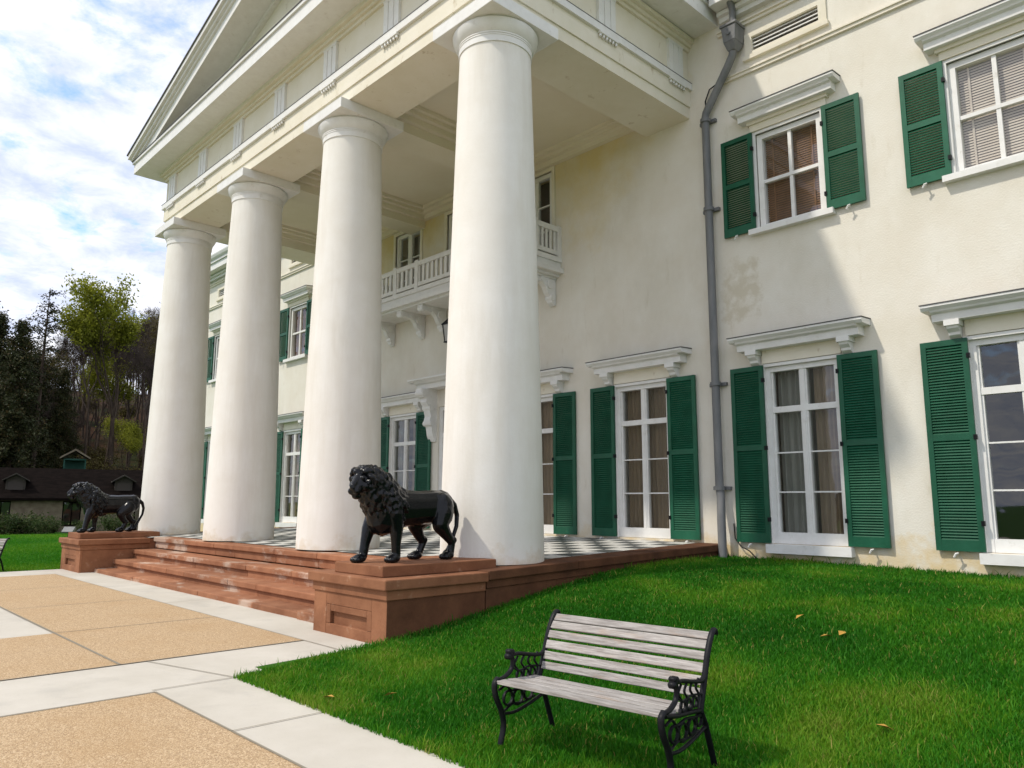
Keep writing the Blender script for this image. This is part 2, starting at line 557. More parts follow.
# ------------------------------------------------------------------ ground
YS = [-9.3, -8.95, -8.2, -7.0, -6.5, -5.0, -3.4, -1.9, 0.0, 3.0]
ZS = [-0.01, 0.0, 0.025, 0.05, 0.12, 0.34, 0.56, 0.645, 0.65, 0.65]


def hz(x, y):
    """height of the right-hand lawn"""
    return float(np.interp(y, YS, ZS)) * (1 - 0.016 * max(x, 0)) - 0.012


ground = MB()
ground.quad((-3000, -3000, -0.06), (3000, -3000, -0.06), (3000, 3000, -0.06), (-3000, 3000, -0.06))
g = ground.build('ground', M['lawn'])
tag(g, kind='structure')

lw = MB()
nx, ny = 40, 60
xs = np.linspace(-.02, 16.0, nx)
ys = np.linspace(-8.95, 0.4, ny)
b = len(lw.v)
for j in range(ny):
    for i in range(nx):
        x, y = xs[i], ys[j]
        z = hz(x, y) + 0.012 * mnoise.noise(Vector((x * 0.9, y * 0.9, 1)))
        lw.v.append((x, y, z))
for j in range(ny - 1):
    for i in range(nx - 1):
        lw.f.append((j * nx + i, j * nx + i + 1, (j + 1) * nx + i + 1, (j + 1) * nx + i))
lawn = lw.build('lawn', M['lawn'], smooth=True)
tag(lawn, kind='structure')

# paved forecourt: concrete bands with exposed aggregate panels
pv = MB()
pv.v = [(-13.55, -30, 0), (16, -30, 0), (16, -8.93, 0), (.3, -8.93, 0), (-.02, -7.0, 0), (-13.55, -7.0, 0)]
pv.f = [(0, 1, 2, 3, 4, 5)]
pv.quad((-12.2, -7.0, 0), (-1.6, -7.0, 0), (-1.6, -6.5, 0), (-12.2, -6.5, 0))
pave = pv.build('pavement', M['concrete'])
tag(pave, kind='structure')
pn = MB()
for (x0, x1, y0, y1) in ((-12.2, -1.0, -9.54, -7.55), (-3.5, -1.0, -12.6, -9.55), (0.38, 15.0, -14.5, -9.68),
                         (-12.2, -8.4, -12.6, -9.55), (-12.2, -1.0, -18, -13.4), (0.38, 15, -24, -15.6)):
    pn.quad((x0, y0, .004), (x1, y0, .004), (x1, y1, .004), (x0, y1, .004))
agg = pn.build('aggregate_paving', M['aggr'])
tag(agg, kind='structure')
jn = MB()


def joint(x0, y0, x1, y1, wd=0.014, z=.008):
    d = Vector((x1 - x0, y1 - y0)); n = Vector((-d.y, d.x)).normalized() * wd / 2
    jn.quad((x0 - n.x, y0 - n.y, z), (x1 - n.x, y1 - n.y, z), (x1 + n.x, y1 + n.y, z), (x0 + n.x, y0 + n.y, z))


joint(-12.2, -9.545, -1.0, -9.545, 0.03)
joint(-3.5, -9.54, -3.5, -7.55, 0.016)
joint(-6.3, -9.54, -6.3, -7.55, 0.016)
joint(-9.2, -9.54, -9.2, -7.55, 0.016)
joint(-1.0, -12.6, -1.0, -7.55, 0.02)
joint(0.38, -14.5, 0.38, -9.68, 0.025)
joint(0.38, -9.68, 15, -9.68, 0.02)
joint(-12.2, -7.55, 0.3, -7.55, 0.012)
joint(0.3, -9.68, 0.3, -8.9, 0.014)
joint(-1.0, -9.3, 0.3, -8.95, 0.012)
joint(-5.5, -7.55, -5.5, -6.8, 0.012)
joint(-9.5, -7.55, -9.5, -6.8, 0.012)
joint(1.9, -9.68, 1.9, -8.95, 0.012)
joint(3.6, -9.68, 3.6, -8.95, 0.012)
jo = jn.build('paving_joint', M['joint'])
tag(jo, kind='structure')

# ------------------------------------------------------------------ mansion
XR, XL, YF = -0.375, -13.98, -5.223
WX = [-22.3, -19.1, -15.96, -12.67, -9.70, -4.68, -1.69, 1.596, 4.76, 7.92]
XC = -7.18
house = thing('mansion', 'large cream stucco mansion with a four column white portico and green louvred shutters', 'house', (0, 0, 0))

openings = []
for x in WX:
    openings.append((x - .65, x + .65, .93, 3.93))
for x in WX:
    if x in (-9.70, -4.68):
        openings.append((x - .60, x + .60, 7.05, 9.2))
    elif x in (-12.67, -1.69):
        continue
    else:
        openings.append((x - .60, x + .60, 6.43, 8.22))
openings.append((XC - 1.0, XC + 1.0, .93, 4.05))
openings.append((XC - .75, XC + .75, 7.05, 9.2))
VENTS = [1.65, 4.8, 7.95, -16.0, -19.1, -22.2]
for x in VENTS:
    openings.append((x - .64, x + .64, 9.85, 10.16))
X0, X1, ZT = -26.0, 11.6, 11.4
wl = MB()
xs = sorted({X0, X1} | {o[0] for o in openings} | {o[1] for o in openings})
zs = sorted({-0.3, ZT} | {o[2] for o in openings} | {o[3] for o in openings})
for i in range(len(xs) - 1):
    for j in range(len(zs) - 1):
        cx, cz = (xs[i] + xs[i + 1]) / 2, (zs[j] + zs[j + 1]) / 2
        if any(o[0] < cx < o[1] and o[2] < cz < o[3] for o in openings):
            continue
        wl.quad((xs[i], 0, zs[j]), (xs[i + 1], 0, zs[j]), (xs[i + 1], 0, zs[j + 1]), (xs[i], 0, zs[j + 1]))
D = .40
for (a, b_, c, d) in openings:
    wl.quad((a, 0, c), (a, D, c), (b_, D, c), (b_, 0, c))
    wl.quad((a, 0, d), (b_, 0, d), (b_, D, d), (a, D, d))
    wl.quad((a, 0, c), (a, 0, d), (a, D, d), (a, D, c))
    wl.quad((b_, 0, c), (b_, D, c), (b_, D, d), (b_, 0, d))
# ends and back
wl.quad((X0, 0, -.3), (X0, 0, ZT), (X0, 14, ZT), (X0, 14, -.3))
wl.quad((X1, 0, -.3), (X1, 14, -.3), (X1, 14, ZT), (X1, 0, ZT))
wl.quad((X0, 14, -.3), (X0, 14, ZT), (X1, 14, ZT), (X1, 14, -.3))
wl.build('wall', M['stucco'], house)
rm = MB()
rm.quad((X0 + .1, 2.5, -.3), (X1 - .1, 2.5, -.3), (X1 - .1, 2.5, ZT), (X0 + .1, 2.5, ZT))
rm.quad((X0 + .1, .41, 5.2), (X1 - .1, .41, 5.2), (X1 - .1, 2.5, 5.2), (X0 + .1, 2.5, 5.2))
rm.quad((X0 + .1, .41, .7), (X1 - .1, .41, .7), (X1 - .1, 2.5, .7), (X0 + .1, 2.5, .7))
rm.build('interior_wall', M['dark_room'], house)
rf = MB()
rf.hexa([(X0 - .5, -.5, 11.42), (X1 + .5, -.5, 11.42), (X1 + .5, 14.5, 11.42), (X0 - .5, 14.5, 11.42),
         (X0 + 4, 5.5, 13.2), (X1 - 4, 5.5, 13.2), (X1 - 4, 8.5, 13.2), (X0 + 4, 8.5, 13.2)])
rf.build('roof', M['roof'], house)

# string bands and eaves cornice of the main house (portico occupies XL..XR)
for (a, b_) in ((X0, XL - .12), (0.34, X1)):
    bd = MB()
    bd.box(a, b_, -.05, 0.05, 9.46, 9.52)
    bd.box(a, b_, -.075, 0.05, 9.52, 9.545)
    bd.box(a, b_, -.05, 0.05, 10.44, 10.50)
    bd.box(a, b_, -.085, 0.05, 10.50, 10.53)
    bd.build('string_course', M['cream'], house)
for (a, b_) in ((X0 - .2, XL - .8), (XR + .8, X1 + .2)):
    bc = MB()
    bc.box(a, b_, -.12, 0.05, 10.66, 10.76)
    bc.box(a, b_, -.20, 0.05, 10.76, 10.84)
    bc.box(a, b_, -.46, 0.05, 10.86, 11.12)
    bc.box(a, b_, -.52, 0.05, 11.12, 11.20)
    bc.prism([(.05, 11.20), (-.52, 11.20), (-.60, 11.27), (-.64, 11.36), (-.64, 11.41), (.05, 11.41)], 'x', a, b_)
    bc.build('cornice', M['white'], house)

# attic vents
vf = MB()
vf.box(-.77, -.63, -.035, .02, 9.76, 10.24)
vf.box(.63, .77, -.035, .02, 9.76, 10.24)
vf.box(-.63, .63, -.036, .02, 10.15, 10.24)
vf.box(-.80, .80, -.07, .02, 9.71, 9.79)
vf.box(-.63, .63, -.034, .02, 9.79, 9.86)
vs = MB()
for k in range(4):
    z = 9.88 + k * .075
    vs.hexa([(-.63, .02, z), (.63, .02, z), (.63, .12, z + .05), (-.63, .12, z + .05), (-.63, .02, z + .02), (.63, .02, z + .02), (.63, .12, z + .07), (-.63, .12, z + .07)])
vfm = vf.mesh('attic_vent', M['cream'])
vsm = vs.mesh('louvre', M['white'])
for x in VENTS:
    o = link('attic_vent', vfm, house)
    o.location = (x, 0, 0)
    link('louvre', vsm, o)


# ---- shutters
def shutter_mesh(h, wd, mid, close=.0):
    s = MB()
    rr = random.Random(3)
    st, tk = .075, .045
    s.box(0, st, -tk, 0, 0, h)
    s.box(wd - st, wd, -tk, 0, 0, h)
    s.box(st, wd - st, -tk + .002, 0, 0, .15)
    s.box(st, wd - st, -tk + .002, 0, h - .085, h)
    s.box(st, wd - st, -tk + .002, 0, mid - .045, mid + .045)
    for a, b_ in ((.15, mid - .045), (mid + .045, h - .085)):
        n = int((b_ - a) / .041)
        p = (b_ - a) / n
        for k in range(n):
            z = a + k * p - .002
            e = close + rr.uniform(-.002, .002)
            s.hexa([(st, -tk + .006, z), (wd - st, -tk + .006, z), (wd - st, -.006, z + .027 + e), (st, -.006, z + .027 - e * .2 + close),
                    (st, -tk + .006, z + .007), (wd - st, -tk + .006, z + .007), (wd - st, -.006, z + .034 + e), (st, -.006, z + .034 - e * .2 + close)])
    return s.mesh('shutter', M['green'])


HW, SW = .644, .6255
sh_low = shutter_mesh(3.02, SW, 1.60, .012)
sh_up = shutter_mesh(1.85, SW, .95, .007)
hinge_m = MB().box(-.022, .02, -.062, -.01, -.035, .035).mesh('hinge', M['iron'])
dg = MB()
dg.tube([(0, -.02, .0), (0, -.09, .0)], .012, 6)
dg.tube([(-.03, -.09, -.05), (.0, -.092, .0), (.035, -.09, .012)], [.014, .018, .010], 6)
dog = dg.mesh('shutter_catch', M['white'])


def shutters(x, z0, low):
    for side in (-1, 1):
        o = link('shutter', sh_low if low else sh_up, house)
        tilt = rnd.uniform(-.012, .025)
        if side < 0:
            o.location = (x - HW - SW, -.035, z0)
        else:
            o.location = (x + HW, -.035, z0)
        o.rotation_euler = (0, 0, tilt * side)
        for z in ((.39, 1.59, 2.76) if low else (.29, 1.54)):
            hm = link('hinge', hinge_m, o)
            hm.location = (SW if side < 0 else 0, 0, z)
        d = link('shutter_catch', dog, o)
        d.location = (SW * .5 + .05 * side, .01, -.035)


# ---- french window / sash meshes, local to window centre, glass plane y=.10
def pane_set(rects, y):
    q = MB()
    for (a, b_, c, d) in rects:
        q.quad((a, y, c), (b_, y, c), (b_, y, d), (a, y, d))
    return q


fr = MB()   # french window: outer frame, mullion, transom, glazing bars; z absolute
fr.box(-.648, -.56, .03, .16, .935, 3.925)
fr.box(.56, .648, .03, .16, .935, 3.925)
fr.box(-.56, .56, .032, .16, 3.84, 3.925)
fr.box(-.56, .56, .04, .16, .935, 1.12)
fr.box(-.035, .035, .045, .15, 1.12, 3.84)
fr.box(-.012, .012, .035, .045, 1.12, 3.13)
for s in (-1, 1):
    a, b_ = (-.56, -.035) if s < 0 else (.035, .56)
    fr.box(a, b_, .048, .15, 3.13, 3.23)
    for c, d in ((a, a + .03), (b_ - .03, b_)):
        fr.box(c, d, .06, .14, 1.12, 3.13)
        fr.box(c, d, .06, .14, 3.23, 3.84)
    for z in (1.785, 2.445):
        fr.box(a + .03, b_ - .03, .075, .13, z - .012, z + .012)
french_frame = fr.mesh('window', M['white'])
rects = []
for a, b_ in ((-.53, -.065), (.065, .53)):
    rects += [(a, b_, 1.12, 1.773), (a, b_, 1.797, 2.433), (a, b_, 2.457, 3.13), (a, b_, 3.23, 3.84)]
french_pane = pane_set(rects, .10).mesh('pane', M['glass'])

ca = MB()   # casing moulding around the french window
for (a, b_, c, d) in ((-.70, -.645, .93, 3.98), (.645, .70, .93, 3.98)):
    ca.box(a, b_, -.03, .03, c, d)
ca.box(-.645, .645, -.031, .03, 3.928, 3.98)
casing_low = ca.mesh('window_casing', M['white'])

up_ = MB()
up_.box(-.598, -.50, .03, .16, 6.435, 8.215)
up_.box(.50, .598, .03, .16, 6.435, 8.215)
up_.box(-.50, .50, .032, .16, 8.12, 8.215)
up_.box(-.50, .50, .034, .16, 6.435, 6.51)
up_.box(-.50, .50, .05, .13, 7.28, 7.34)
for a, b_ in ((6.51, 7.28), (7.34, 8.12)):
    up_.box(-.03, .03, .06, .13, a, b_)
up_frame = up_.mesh('window', M['white'])
up_pane = pane_set([(a, b_, c, d) for a, b_ in ((-.5, -.03), (.03, .5)) for c, d in ((6.51, 7.28), (7.34, 8.12))], .10).mesh('pane', M['glass'])
cu = MB()
for a, b_ in ((-.66, -.60), (.60, .66)):
    cu.box(a, b_, -.03, .03, 6.43, 8.27)
cu.box(-.60, .60, -.031, .03, 8.22, 8.27)
casing_up = cu.mesh('window_casing', M['white'])
si = MB().box(-.76, .76, -.13, .05, 6.33, 6.425)
sill_up = si.mesh('sill', M['white'])
si = MB().box(-.71, .71, -.14, .05, .78, .925)
sill_low = si.mesh('sill', M['white'])

# hoods
hd = MB()


def hood_mesh(hw, z0, z1, dep):
    s = MB()
    k = (z1 - z0)
    s.prism([(.02, z0), (-dep * .62, z0), (-dep * .66, z0 + k * .42), (-dep * .82, z0 + k * .52), (-dep * .86, z0 + k * .62), (-dep, z0 + k * .80), (-dep, z0 + k * .93), (.02, z1)], 'x', -hw + dep * .3, hw - dep * .3)
    for sg in (-1, 1):   # returned ends
        a, b_ = sorted((sg * (hw - dep * .3), sg * hw))
        s.prism([(.02, z0 + k * .62), (-dep * .9, z0 + k * .62), (-dep, z0 + k * .80), (-dep, z0 + k * .93), (.02, z1)], 'x', a, b_)
    return s


def hood(hw, z0, z1, dep, name='window_hood'):
    me = hood_mesh(hw, z0, z1, dep).mesh(name, M['white'])
    s = MB()
    s.hexa([(-hw - .01, -dep - .012, z1 - (z1 - z0) * .07 + .003), (hw + .01, -dep - .012, z1 - (z1 - z0) * .07 + .003), (hw + .01, .01, z1 + .004), (-hw - .01, .01, z1 + .004),
            (-hw - .01, -dep - .012, z1 - (z1 - z0) * .07 + .016), (hw + .01, -dep - .012, z1 - (z1 - z0) * .07 + .016), (hw + .01, .01, z1 + .02), (-hw - .01, .01, z1 + .02)])
    return me, s.mesh('flashing', M['lead'])


hood_low, flash_low = hood(1.16, 4.22, 4.47, .36)
hood_up, flash_up = hood(.95, 8.46, 8.70, .30)
bk = MB()
bk.box(-.10, .10, -.24, .0, 4.14, 4.222)
bk.prism([(0, 4.14), (-.21, 4.14), (-.20, 4.10), (-.13, 4.05), (-.12, 4.01), (-.05, 3.97), (0, 3.97)], 'x', -.075, .075)
bracket_low = bk.mesh('bracket', M['white'])
fz = MB().box(-.68, .68, -.045, .0, 3.99, 4.222)
frieze_low = fz.mesh('hood_frieze', M['cream'])
fz = MB().box(-.70, .70, -.06, .0, 8.275, 8.462)
fz.box(-.74, .74, -.10, .0, 8.40, 8.463)
frieze_up = fz.mesh('hood_frieze', M['cream'])


def drape(xa, xb, z0, z1, y, mtl, name='curtain', waves=7, amp=.03, seed=0):
    s = MB()
    n = 60
    rr = random.Random(seed)
    ph = [rr.uniform(0, 6.3) for _ in range(3)]
    for j, z in enumerate((z0, z0 + (z1 - z0) * .5, z1)):
        for i in range(n + 1):
            t_ = i / n
            yy = y + amp * math.sin(t_ * waves * 6.283 + ph[0]) + amp * .5 * math.sin(t_ * waves * 11 + ph[1] + j * .5)
            s.v.append((xa + (xb - xa) * t_, yy, z))
    for j in range(2):
        for i in range(n):
            s.f.append((j * (n + 1) + i, j * (n + 1) + i + 1, (j + 1) * (n + 1) + i + 1, (j + 1) * (n + 1) + i))
    me = s.mesh(name, mtl)
    shade_smooth(me, 180)
    return me


c_full = drape(-.56, .56, .95, 3.9, .26, M['curtain'], waves=10, seed=1)
c_r = drape(.10, .56, .95, 3.9, .24, M['curtain'], waves=4, seed=2)
c_l = drape(-.56, .02, .95, 3.9, .27, M['curtain_grey'], waves=4, seed=3)
c_side1 = drape(-.56, -.34, .95, 3.9, .27, M['curtain_grey'], waves=2, seed=4)


def blinds(pale):
    s = MB()
    n = 38
    for k in range(n):
        z = 6.5 + k * (8.12 - 6.5) / n
        s.hexa([(-.56, .165, z), (.56, .165, z), (.56, .178, z + .036), (-.56, .178, z + .036), (-.56, .168, z), (.56, .168, z), (.56, .181, z + .036), (-.56, .181, z + .036)])
    for x in (-.36, .36):
        s.box(x - .014, x + .014, .150, .158, 6.5, 8.15)
    return s.mesh('blind', M['blind_pale'] if pale else M['blind'])


bl_d, bl_p = blinds(False), blinds(True)
bk_up = MB().quad((-.6, .30, 6.43), (.6, .30, 6.43), (.6, .30, 8.22), (-.6, .30, 8.22)).mesh('blind_backing', M['dark_room'])

for x in WX:
    under = -13.5 < x < -1
    o = link('window', french_frame, house); o.location = (x, 0, 0)
    link('pane', french_pane, o)
    link('casing', casing_low, o)
    if x == 1.596:
        link('curtain', c_l, o); link('curtain', c_r, o)
    elif x == 4.76:
        pass
    elif x == -9.70:
        link('curtain', c_side1, o); link('curtain', c_r, o)
    else:
        cfo = link('curtain', c_full, o)
        cfo.scale = (-1 if x == -1.69 else 1, 1, 1)
    if not under:
        link('sill', sill_low, o)
    shutters(x, .94, True)
    h = link('window_hood', hood_low, house); h.location = (x + .02, 0, 0)
    link('flashing', flash_low, h)
    link('hood_frieze', frieze_low, h)
    for s in (-.80, .80):
        b_ = link('bracket', bracket_low, h); b_.location = (s, 0, 0)
    if not under:
        o = link('window', up_frame, house); o.location = (x, 0, 0)
        link('pane', up_pane, o); link('casing', casing_up, o); link('sill', sill_up, o)
        link('blind', bl_p if x > 2 else bl_d, o)
        shutters(x, 6.41, False)
        h = link('window_hood', hood_up, house); h.location = (x + .02, 0, 0)
        link('flashing', flash_up, h); link('hood_frieze', frieze_up, h)

# balcony doors
bdm = MB()
bdm.box(-.598, -.50, .03, .16, 7.05, 9.195); bdm.box(.50, .598, .03, .16, 7.05, 9.195)
bdm.box(-.50, .50, .032, .16, 9.10, 9.195); bdm.box(-.50, .50, .034, .16, 7.05, 7.25)
bdm.box(-.05, .05, .05, .14, 7.25, 9.10)
for a, b_ in ((-.5, -.05), (.05, .5)):
    bdm.box(a, b_, .07, .13, 8.42, 8.45); bdm.box(a, b_, .07, .13, 7.82, 7.85)
    for c, d in ((a, a + .04), (b_ - .04, b_)):
        bdm.box(c, d, .055, .14, 7.25, 7.82); bdm.box(c, d, .055, .14, 7.85, 8.42); bdm.box(c, d, .055, .14, 8.45, 9.10)
bdf = bdm.mesh('balcony_door', M['white'])
bdp = pane_set([(a, b_, c, d) for a, b_ in ((-.46, -.09), (.09, .46)) for c, d in ((7.25, 7.82), (7.85, 8.42), (8.45, 9.10))], .10).mesh('pane', M['glass'])
bcs = MB()
for a, b_ in ((-.69, -.60), (.60, .69)):
    bcs.box(a, b_, -.035, .03, 7.05, 9.29)
bcs.box(-.60, .60, -.036, .03, 9.2, 9.29)
bcm = bcs.mesh('door_casing', M['cream'])
bct = drape(.10, .5, 7.1, 9.1, .28, M['curtain_grey'], waves=3, seed=9)
for x, sc in ((-9.70, 1), (-4.68, 1), (XC, 1.25)):
    o = link('balcony_door', bdf, house); o.location = (x, 0, 0); o.scale = (sc, 1, 1)
    link('pane', bdp, o); link('casing', bcm, o)
    if x != -4.68:
        link('curtain', bct, o)

# main door with carved hood
dm = MB()
dm.box(-.998, -.86, .03, .2, .935, 4.045); dm.box(.86, .998, .03, .2, .935, 4.045)
dm.box(-.86, .86, .032, .2, 3.95, 4.045); dm.box(-.86, .86, .034, .2, 3.25, 3.37)
dm.box(-.86, -.02, .08, .16, .935, 3.25); dm.box(.02, .86, .08, .16, .935, 3.25)
for s in (-1, 1):
    for z0, z1 in ((1.1, 1.9), (2.05, 3.1)):
        a, b_ = sorted((s * .16, s * .72))
        dm.box(a, b_, .06, .08, z0, z1)
door = dm.build('front_door', M['white'], house)
door.location = (XC, 0, 0)
link('pane', pane_set([(-.86, .86, 3.37, 3.95)], .12).mesh('pane', M['glass']), door)
h4 = MB().tube([(.1, .05, 1.95), (.1, .0, 1.95), (.1, .0, 2.05)], .018, 6).build('handle', M['iron'], door)
dh = hood_mesh(1.66, 4.50, 4.78, .55).build('door_hood', M['white'], house)
dh.location = (XC, 0, 0)
dcb = MB()
pts = [(0, 4.5), (-.50, 4.5), (-.52, 4.38), (-.44, 4.28), (-.34, 4.26), (-.36, 4.16), (-.26, 4.02), (-.20, 3.80), (-.24, 3.66), (-.16, 3.52), (-.12, 3.30), (-.05, 3.15), (0, 3.15)]
dcb.prism(pts, 'x', -.13, .13)
for z, y in ((4.38, -.44), (4.02, -.2), (3.62, -.17)):
    dcb.tube([(-.165, y, z), (.165, y, z)], .075, 10)
dcm = dcb.mesh('carved_console', M['white'])
for s in (-1.2, 1.2):
    b_ = link('console', dcm, dh); b_.location = (s, 0, 0)

# ---- portico: entablature layers round three sides


def ring(mb, o, inner, z0, z1, xl=XL, xr=XR, yf=YF, yb=-.002):
    mb.box(xl - o, xr + o, yf - o, yf + inner, z0, z1)
    mb.box(xr - inner, xr + o, yf + inner, yb, z0, z1)
    mb.box(xl - o, xl + inner, yf + inner, yb, z0, z1)


en = MB()
ring(en, 0, 1.05, 9.063, 9.29)
ring(en, .03, 1.05, 9.29, 9.63)
ring(en, .0, .4, 9.77, 10.46)
ring(en, .05, .4, 10.46, 10.53)
ring(en, .10, .4, 10.53, 10.60)
ring(en, .17, .4, 10.60, 10.68)
ent = en.build('entablature', M['cream'], house)
tn = MB()
ring(tn, .085, .4, 9.63, 9.765)
tn.build('taenia', M['white'], ent)
tl = MB()
ring(tl, .092, .3, 9.765, 9.775)
tl.build('flashing', M['lead'], ent)
tg = MB()
for a, b_ in ((-.23, -.105), (-.065, .065), (.105, .23)):
    tg.box(a, b_, -.055, .0, 9.785, 10.44)
tg.box(-.224, .224, -.040, .0, 9.785, 10.44)
tg.box(-.245, .245, -.06, .0, 10.40, 10.455)
tg.box(-.25, .25, -.10, -.0, 9.592, 9.628)
for k in range(6):
    x = -.215 + k * .086
    tg.lathe(x, -.066, [(.026, 9.535), (.020, 9.592)], 8)
tgm = tg.mesh('triglyph', M['white'])
for k in range(7):
    o = link('triglyph', tgm, ent); o.location = (XR - .524 - k * 4.187 / 2, YF, 0)
for y in (-4.69, -2.57, -.48):
    o = link('triglyph', tgm, ent); o.location = (XR, y, 0); o.rotation_euler = (0, 0, math.pi / 2)
    o = link('triglyph', tgm, ent); o.location = (XL, y, 0); o.rotation_euler = (0, 0, -math.pi / 2)
# horizontal cornice
cn = MB()
ring(cn, .70, .4, 10.70, 10.98)
ring(cn, .74, .4, 10.98, 11.05)
cn.box(XL - .2, XR + .2, YF - .17, YF + .4, 10.68, 10.70)
crn = cn.build('cornice', M['white'], house)
cf = MB()
ring(cf, .755, .3, 11.05, 11.068)
cf.build('flashing', M['lead'], crn)
# ceiling with coffers
ce = MB()
xa, xb = XL + 1.05, XR - 1.05
ya = YF + 1.05
ce.quad((xa, ya, 9.58), (xa, 0, 9.58), (xb, 0, 9.58), (xb, ya, 9.58))
bays = []
bx = [XR - .524 - 4.187 * k for k in range(4)]
edges = [xb] + [v for k in (1, 2) for v in (bx[k] + .34, bx[k] - .34)] + [xa]
for k in (1, 2):
    ce.box(bx[k] - .34, bx[k] + .34, ya, -.002, 9.10, 9.578)
for k in range(3):
    x1_, x0_ = edges[2 * k], edges[2 * k + 1]
    for dpt, z0, z1 in ((.34, 9.50, 9.579), (.24, 9.42, 9.50), (.12, 9.30, 9.42)):
        ce.box(x0_, x0_ + dpt, ya, -.003, z0, z1)
        ce.box(x1_ - dpt, x1_, ya, -.003, z0, z1)
        ce.box(x0_ + dpt, x1_ - dpt, ya, ya + dpt, z0, z1)
        ce.box(x0_ + dpt, x1_ - dpt, -.003 - dpt, -.003, z0, z1)
ce.build('ceiling', M['ceiling'], house)

# pediment
sl = .288
xm = (XL + XR) / 2
pd = MB()
zb = 11.05
apex = zb + sl * (xm - XL)
pd.prism([(XL + .2, zb), (XR - .2, zb), (xm, apex - .1)], 'y', YF, YF + .3)
ped = pd.build('pediment', M['cream'], house, fixn=True)
rk = MB()
rl = MB()


def rake(mb, o, y0, y1, t0, t1):
    """sloping band between heights t0 and t1 above the rake line, overhanging the ends by o"""
    zc = 11.07
    base = 10.72

    def half(sg):
        xe = (xm - XL + o) * -1                      # local x of the outer end, measured from the ridge
        top = lambda x: base + sl * (x + (xm - XL + .74)) + t1
        low = lambda x: base + sl * (x + (xm - XL + .74)) + t0
        pts = [(0, low(0)), (0, top(0))]
        if top(xe) > zc:
            pts.append((xe, top(xe)))
            pts.append((xe, max(low(xe), zc)))
        else:
            pts.append((-(xm - XL + .74) + (zc - base - t1) / sl, zc))
        if low(xe) < zc:
            pts.append((-(xm - XL + .74) + (zc - base - t0) / sl, zc))
        mb.prism([(xm + (x if sg < 0 else -x), z) for x, z in pts], 'y', y0, y1)
    half(-1)
    half(1)


rake(rk, .0, YF - .10, YF + .2, -.10, .0)
rake(rk, .70, YF - .68, YF + .2, .0, .24)
rake(rk, .73, YF - .73, YF + .2, .24, .31)
rake(rk, .75, YF - .79, YF + .2, .31, .40)
rake(rk, .78, YF - .86, YF + .2, .40, .52)
rk.build('raking_cornice', M['white'], ped, fixn=True)
rake(rl, .81, YF - .89, 6.0, .52, .555)
rl.build('portico_roof', M['lead'], ped, fixn=True)
# eaves moulding along the two sides of the portico
ev = MB()
for s in (-1, 1):
    for o, z0, z1 in ((.72, 11.068, 11.12), (.77, 11.12, 11.17), (.82, 11.17, 11.23)):
        a, b_ = sorted(((XR if s > 0 else XL) + s * (-.35), (XR if s > 0 else XL) + s * o))
        ev.box(a, b_, YF + .2, -.66, z0, z1)
ev.build('eaves', M['white'], ped)

# ---- columns


def floor_z(y):
    return .89 + .026 * y


CY = YF + .5355
cz0 = floor_z(CY) + .004
prof = []
for k in range(25):
    t_ = k / 24
    r = .748 + (.563 - .748) * (t_ ** 1.25)
    prof.append((r, cz0 + (8.50 - cz0) * t_))
sf = MB().lathe(0, 0, prof, 72)
shaft = sf.mesh('column', M['stone_white']); shade_smooth(shaft, 40)
cp = MB().lathe(0, 0, [(.563, 8.50), (.580, 8.502), (.582, 8.60), (.590, 8.603), (.590, 8.622), (.580, 8.626), (.596, 8.634), (.597, 8.652), (.588, 8.656), (.605, 8.668), (.645, 8.73), (.678, 8.80), (.682, 8.835), (.66, 8.863)], 72)
capm = cp.mesh('capital', M['white']); shade_smooth(capm, 30)
ab = MB().box(-.71, .71, -.71, .71, 8.863, 9.061)
abm = ab.mesh('abacus', M['white'])
for k in range(4):
    o = link('column', shaft, house); o.location = (bx[k], CY, 0); o.rotation_euler = (0, 0, k * 1.3)
    cpo = link('capital', capm, o)
    a_ = link('abacus', abm, o, bevel=.008); a_.rotation_euler = (0, 0, -k * 1.3)

# ---- balcony
bal = MB()
bl0, bl1, by = -10.56, -3.80, -.92
bal.box(bl0, bl1, by, -.002, 6.92, 7.03)
bal.box(bl0 + .04, bl1 - .04, by + .04, -.002, 6.76, 6.92)
bal.box(bl0 - .05, bl1 + .05, by - .05, -.002, 6.66, 6.76)
bal.box(bl0 + .07, bl1 - .07, by + .07, -.002, 6.60, 6.66)
balc = bal.build('balcony', M['white'], house)
br = MB()
posts = [bl0 + .07, -9.02, -8.07, 2 * XC + 8.07, 2 * XC + 9.02, bl1 - .07]
for i, x in enumerate(posts):
    br.box(x - .07, x + .07, by + .01, by + .15, 7.03, 7.78)
for i in range(5):
    a, b_ = posts[i] + .07, posts[i + 1] - .07
    br.box(a, b_, by + .03, by + .11, 7.08, 7.18)
    br.box(a, b_, by + .02, by + .13, 7.62, 7.74)
    n = max(2, int((b_ - a) / .17))
    for k in range(n + 1):
        x = a + (b_ - a) * k / n
        wdt = .045
        br.box(max(a, x - wdt), min(b_, x + wdt), by + .05, by + .09, 7.18, 7.62)
for x in (bl0 + .07, bl1 - .07):
    br.box(x - .06, x + .06, -.12, -.002, 7.03, 7.76)
    br.box(x - .04, x + .04, by + .15, -.12, 7.08, 7.18)
    br.box(x - .055, x + .055, by + .15, -.12, 7.62, 7.74)
    for k in range(5):
        y = by + .22 + k * .13
        br.box(x - .02, x + .02, y - .03, y + .03, 7.18, 7.62)
br.build('balustrade', M['white'], balc)
bk2 = MB()
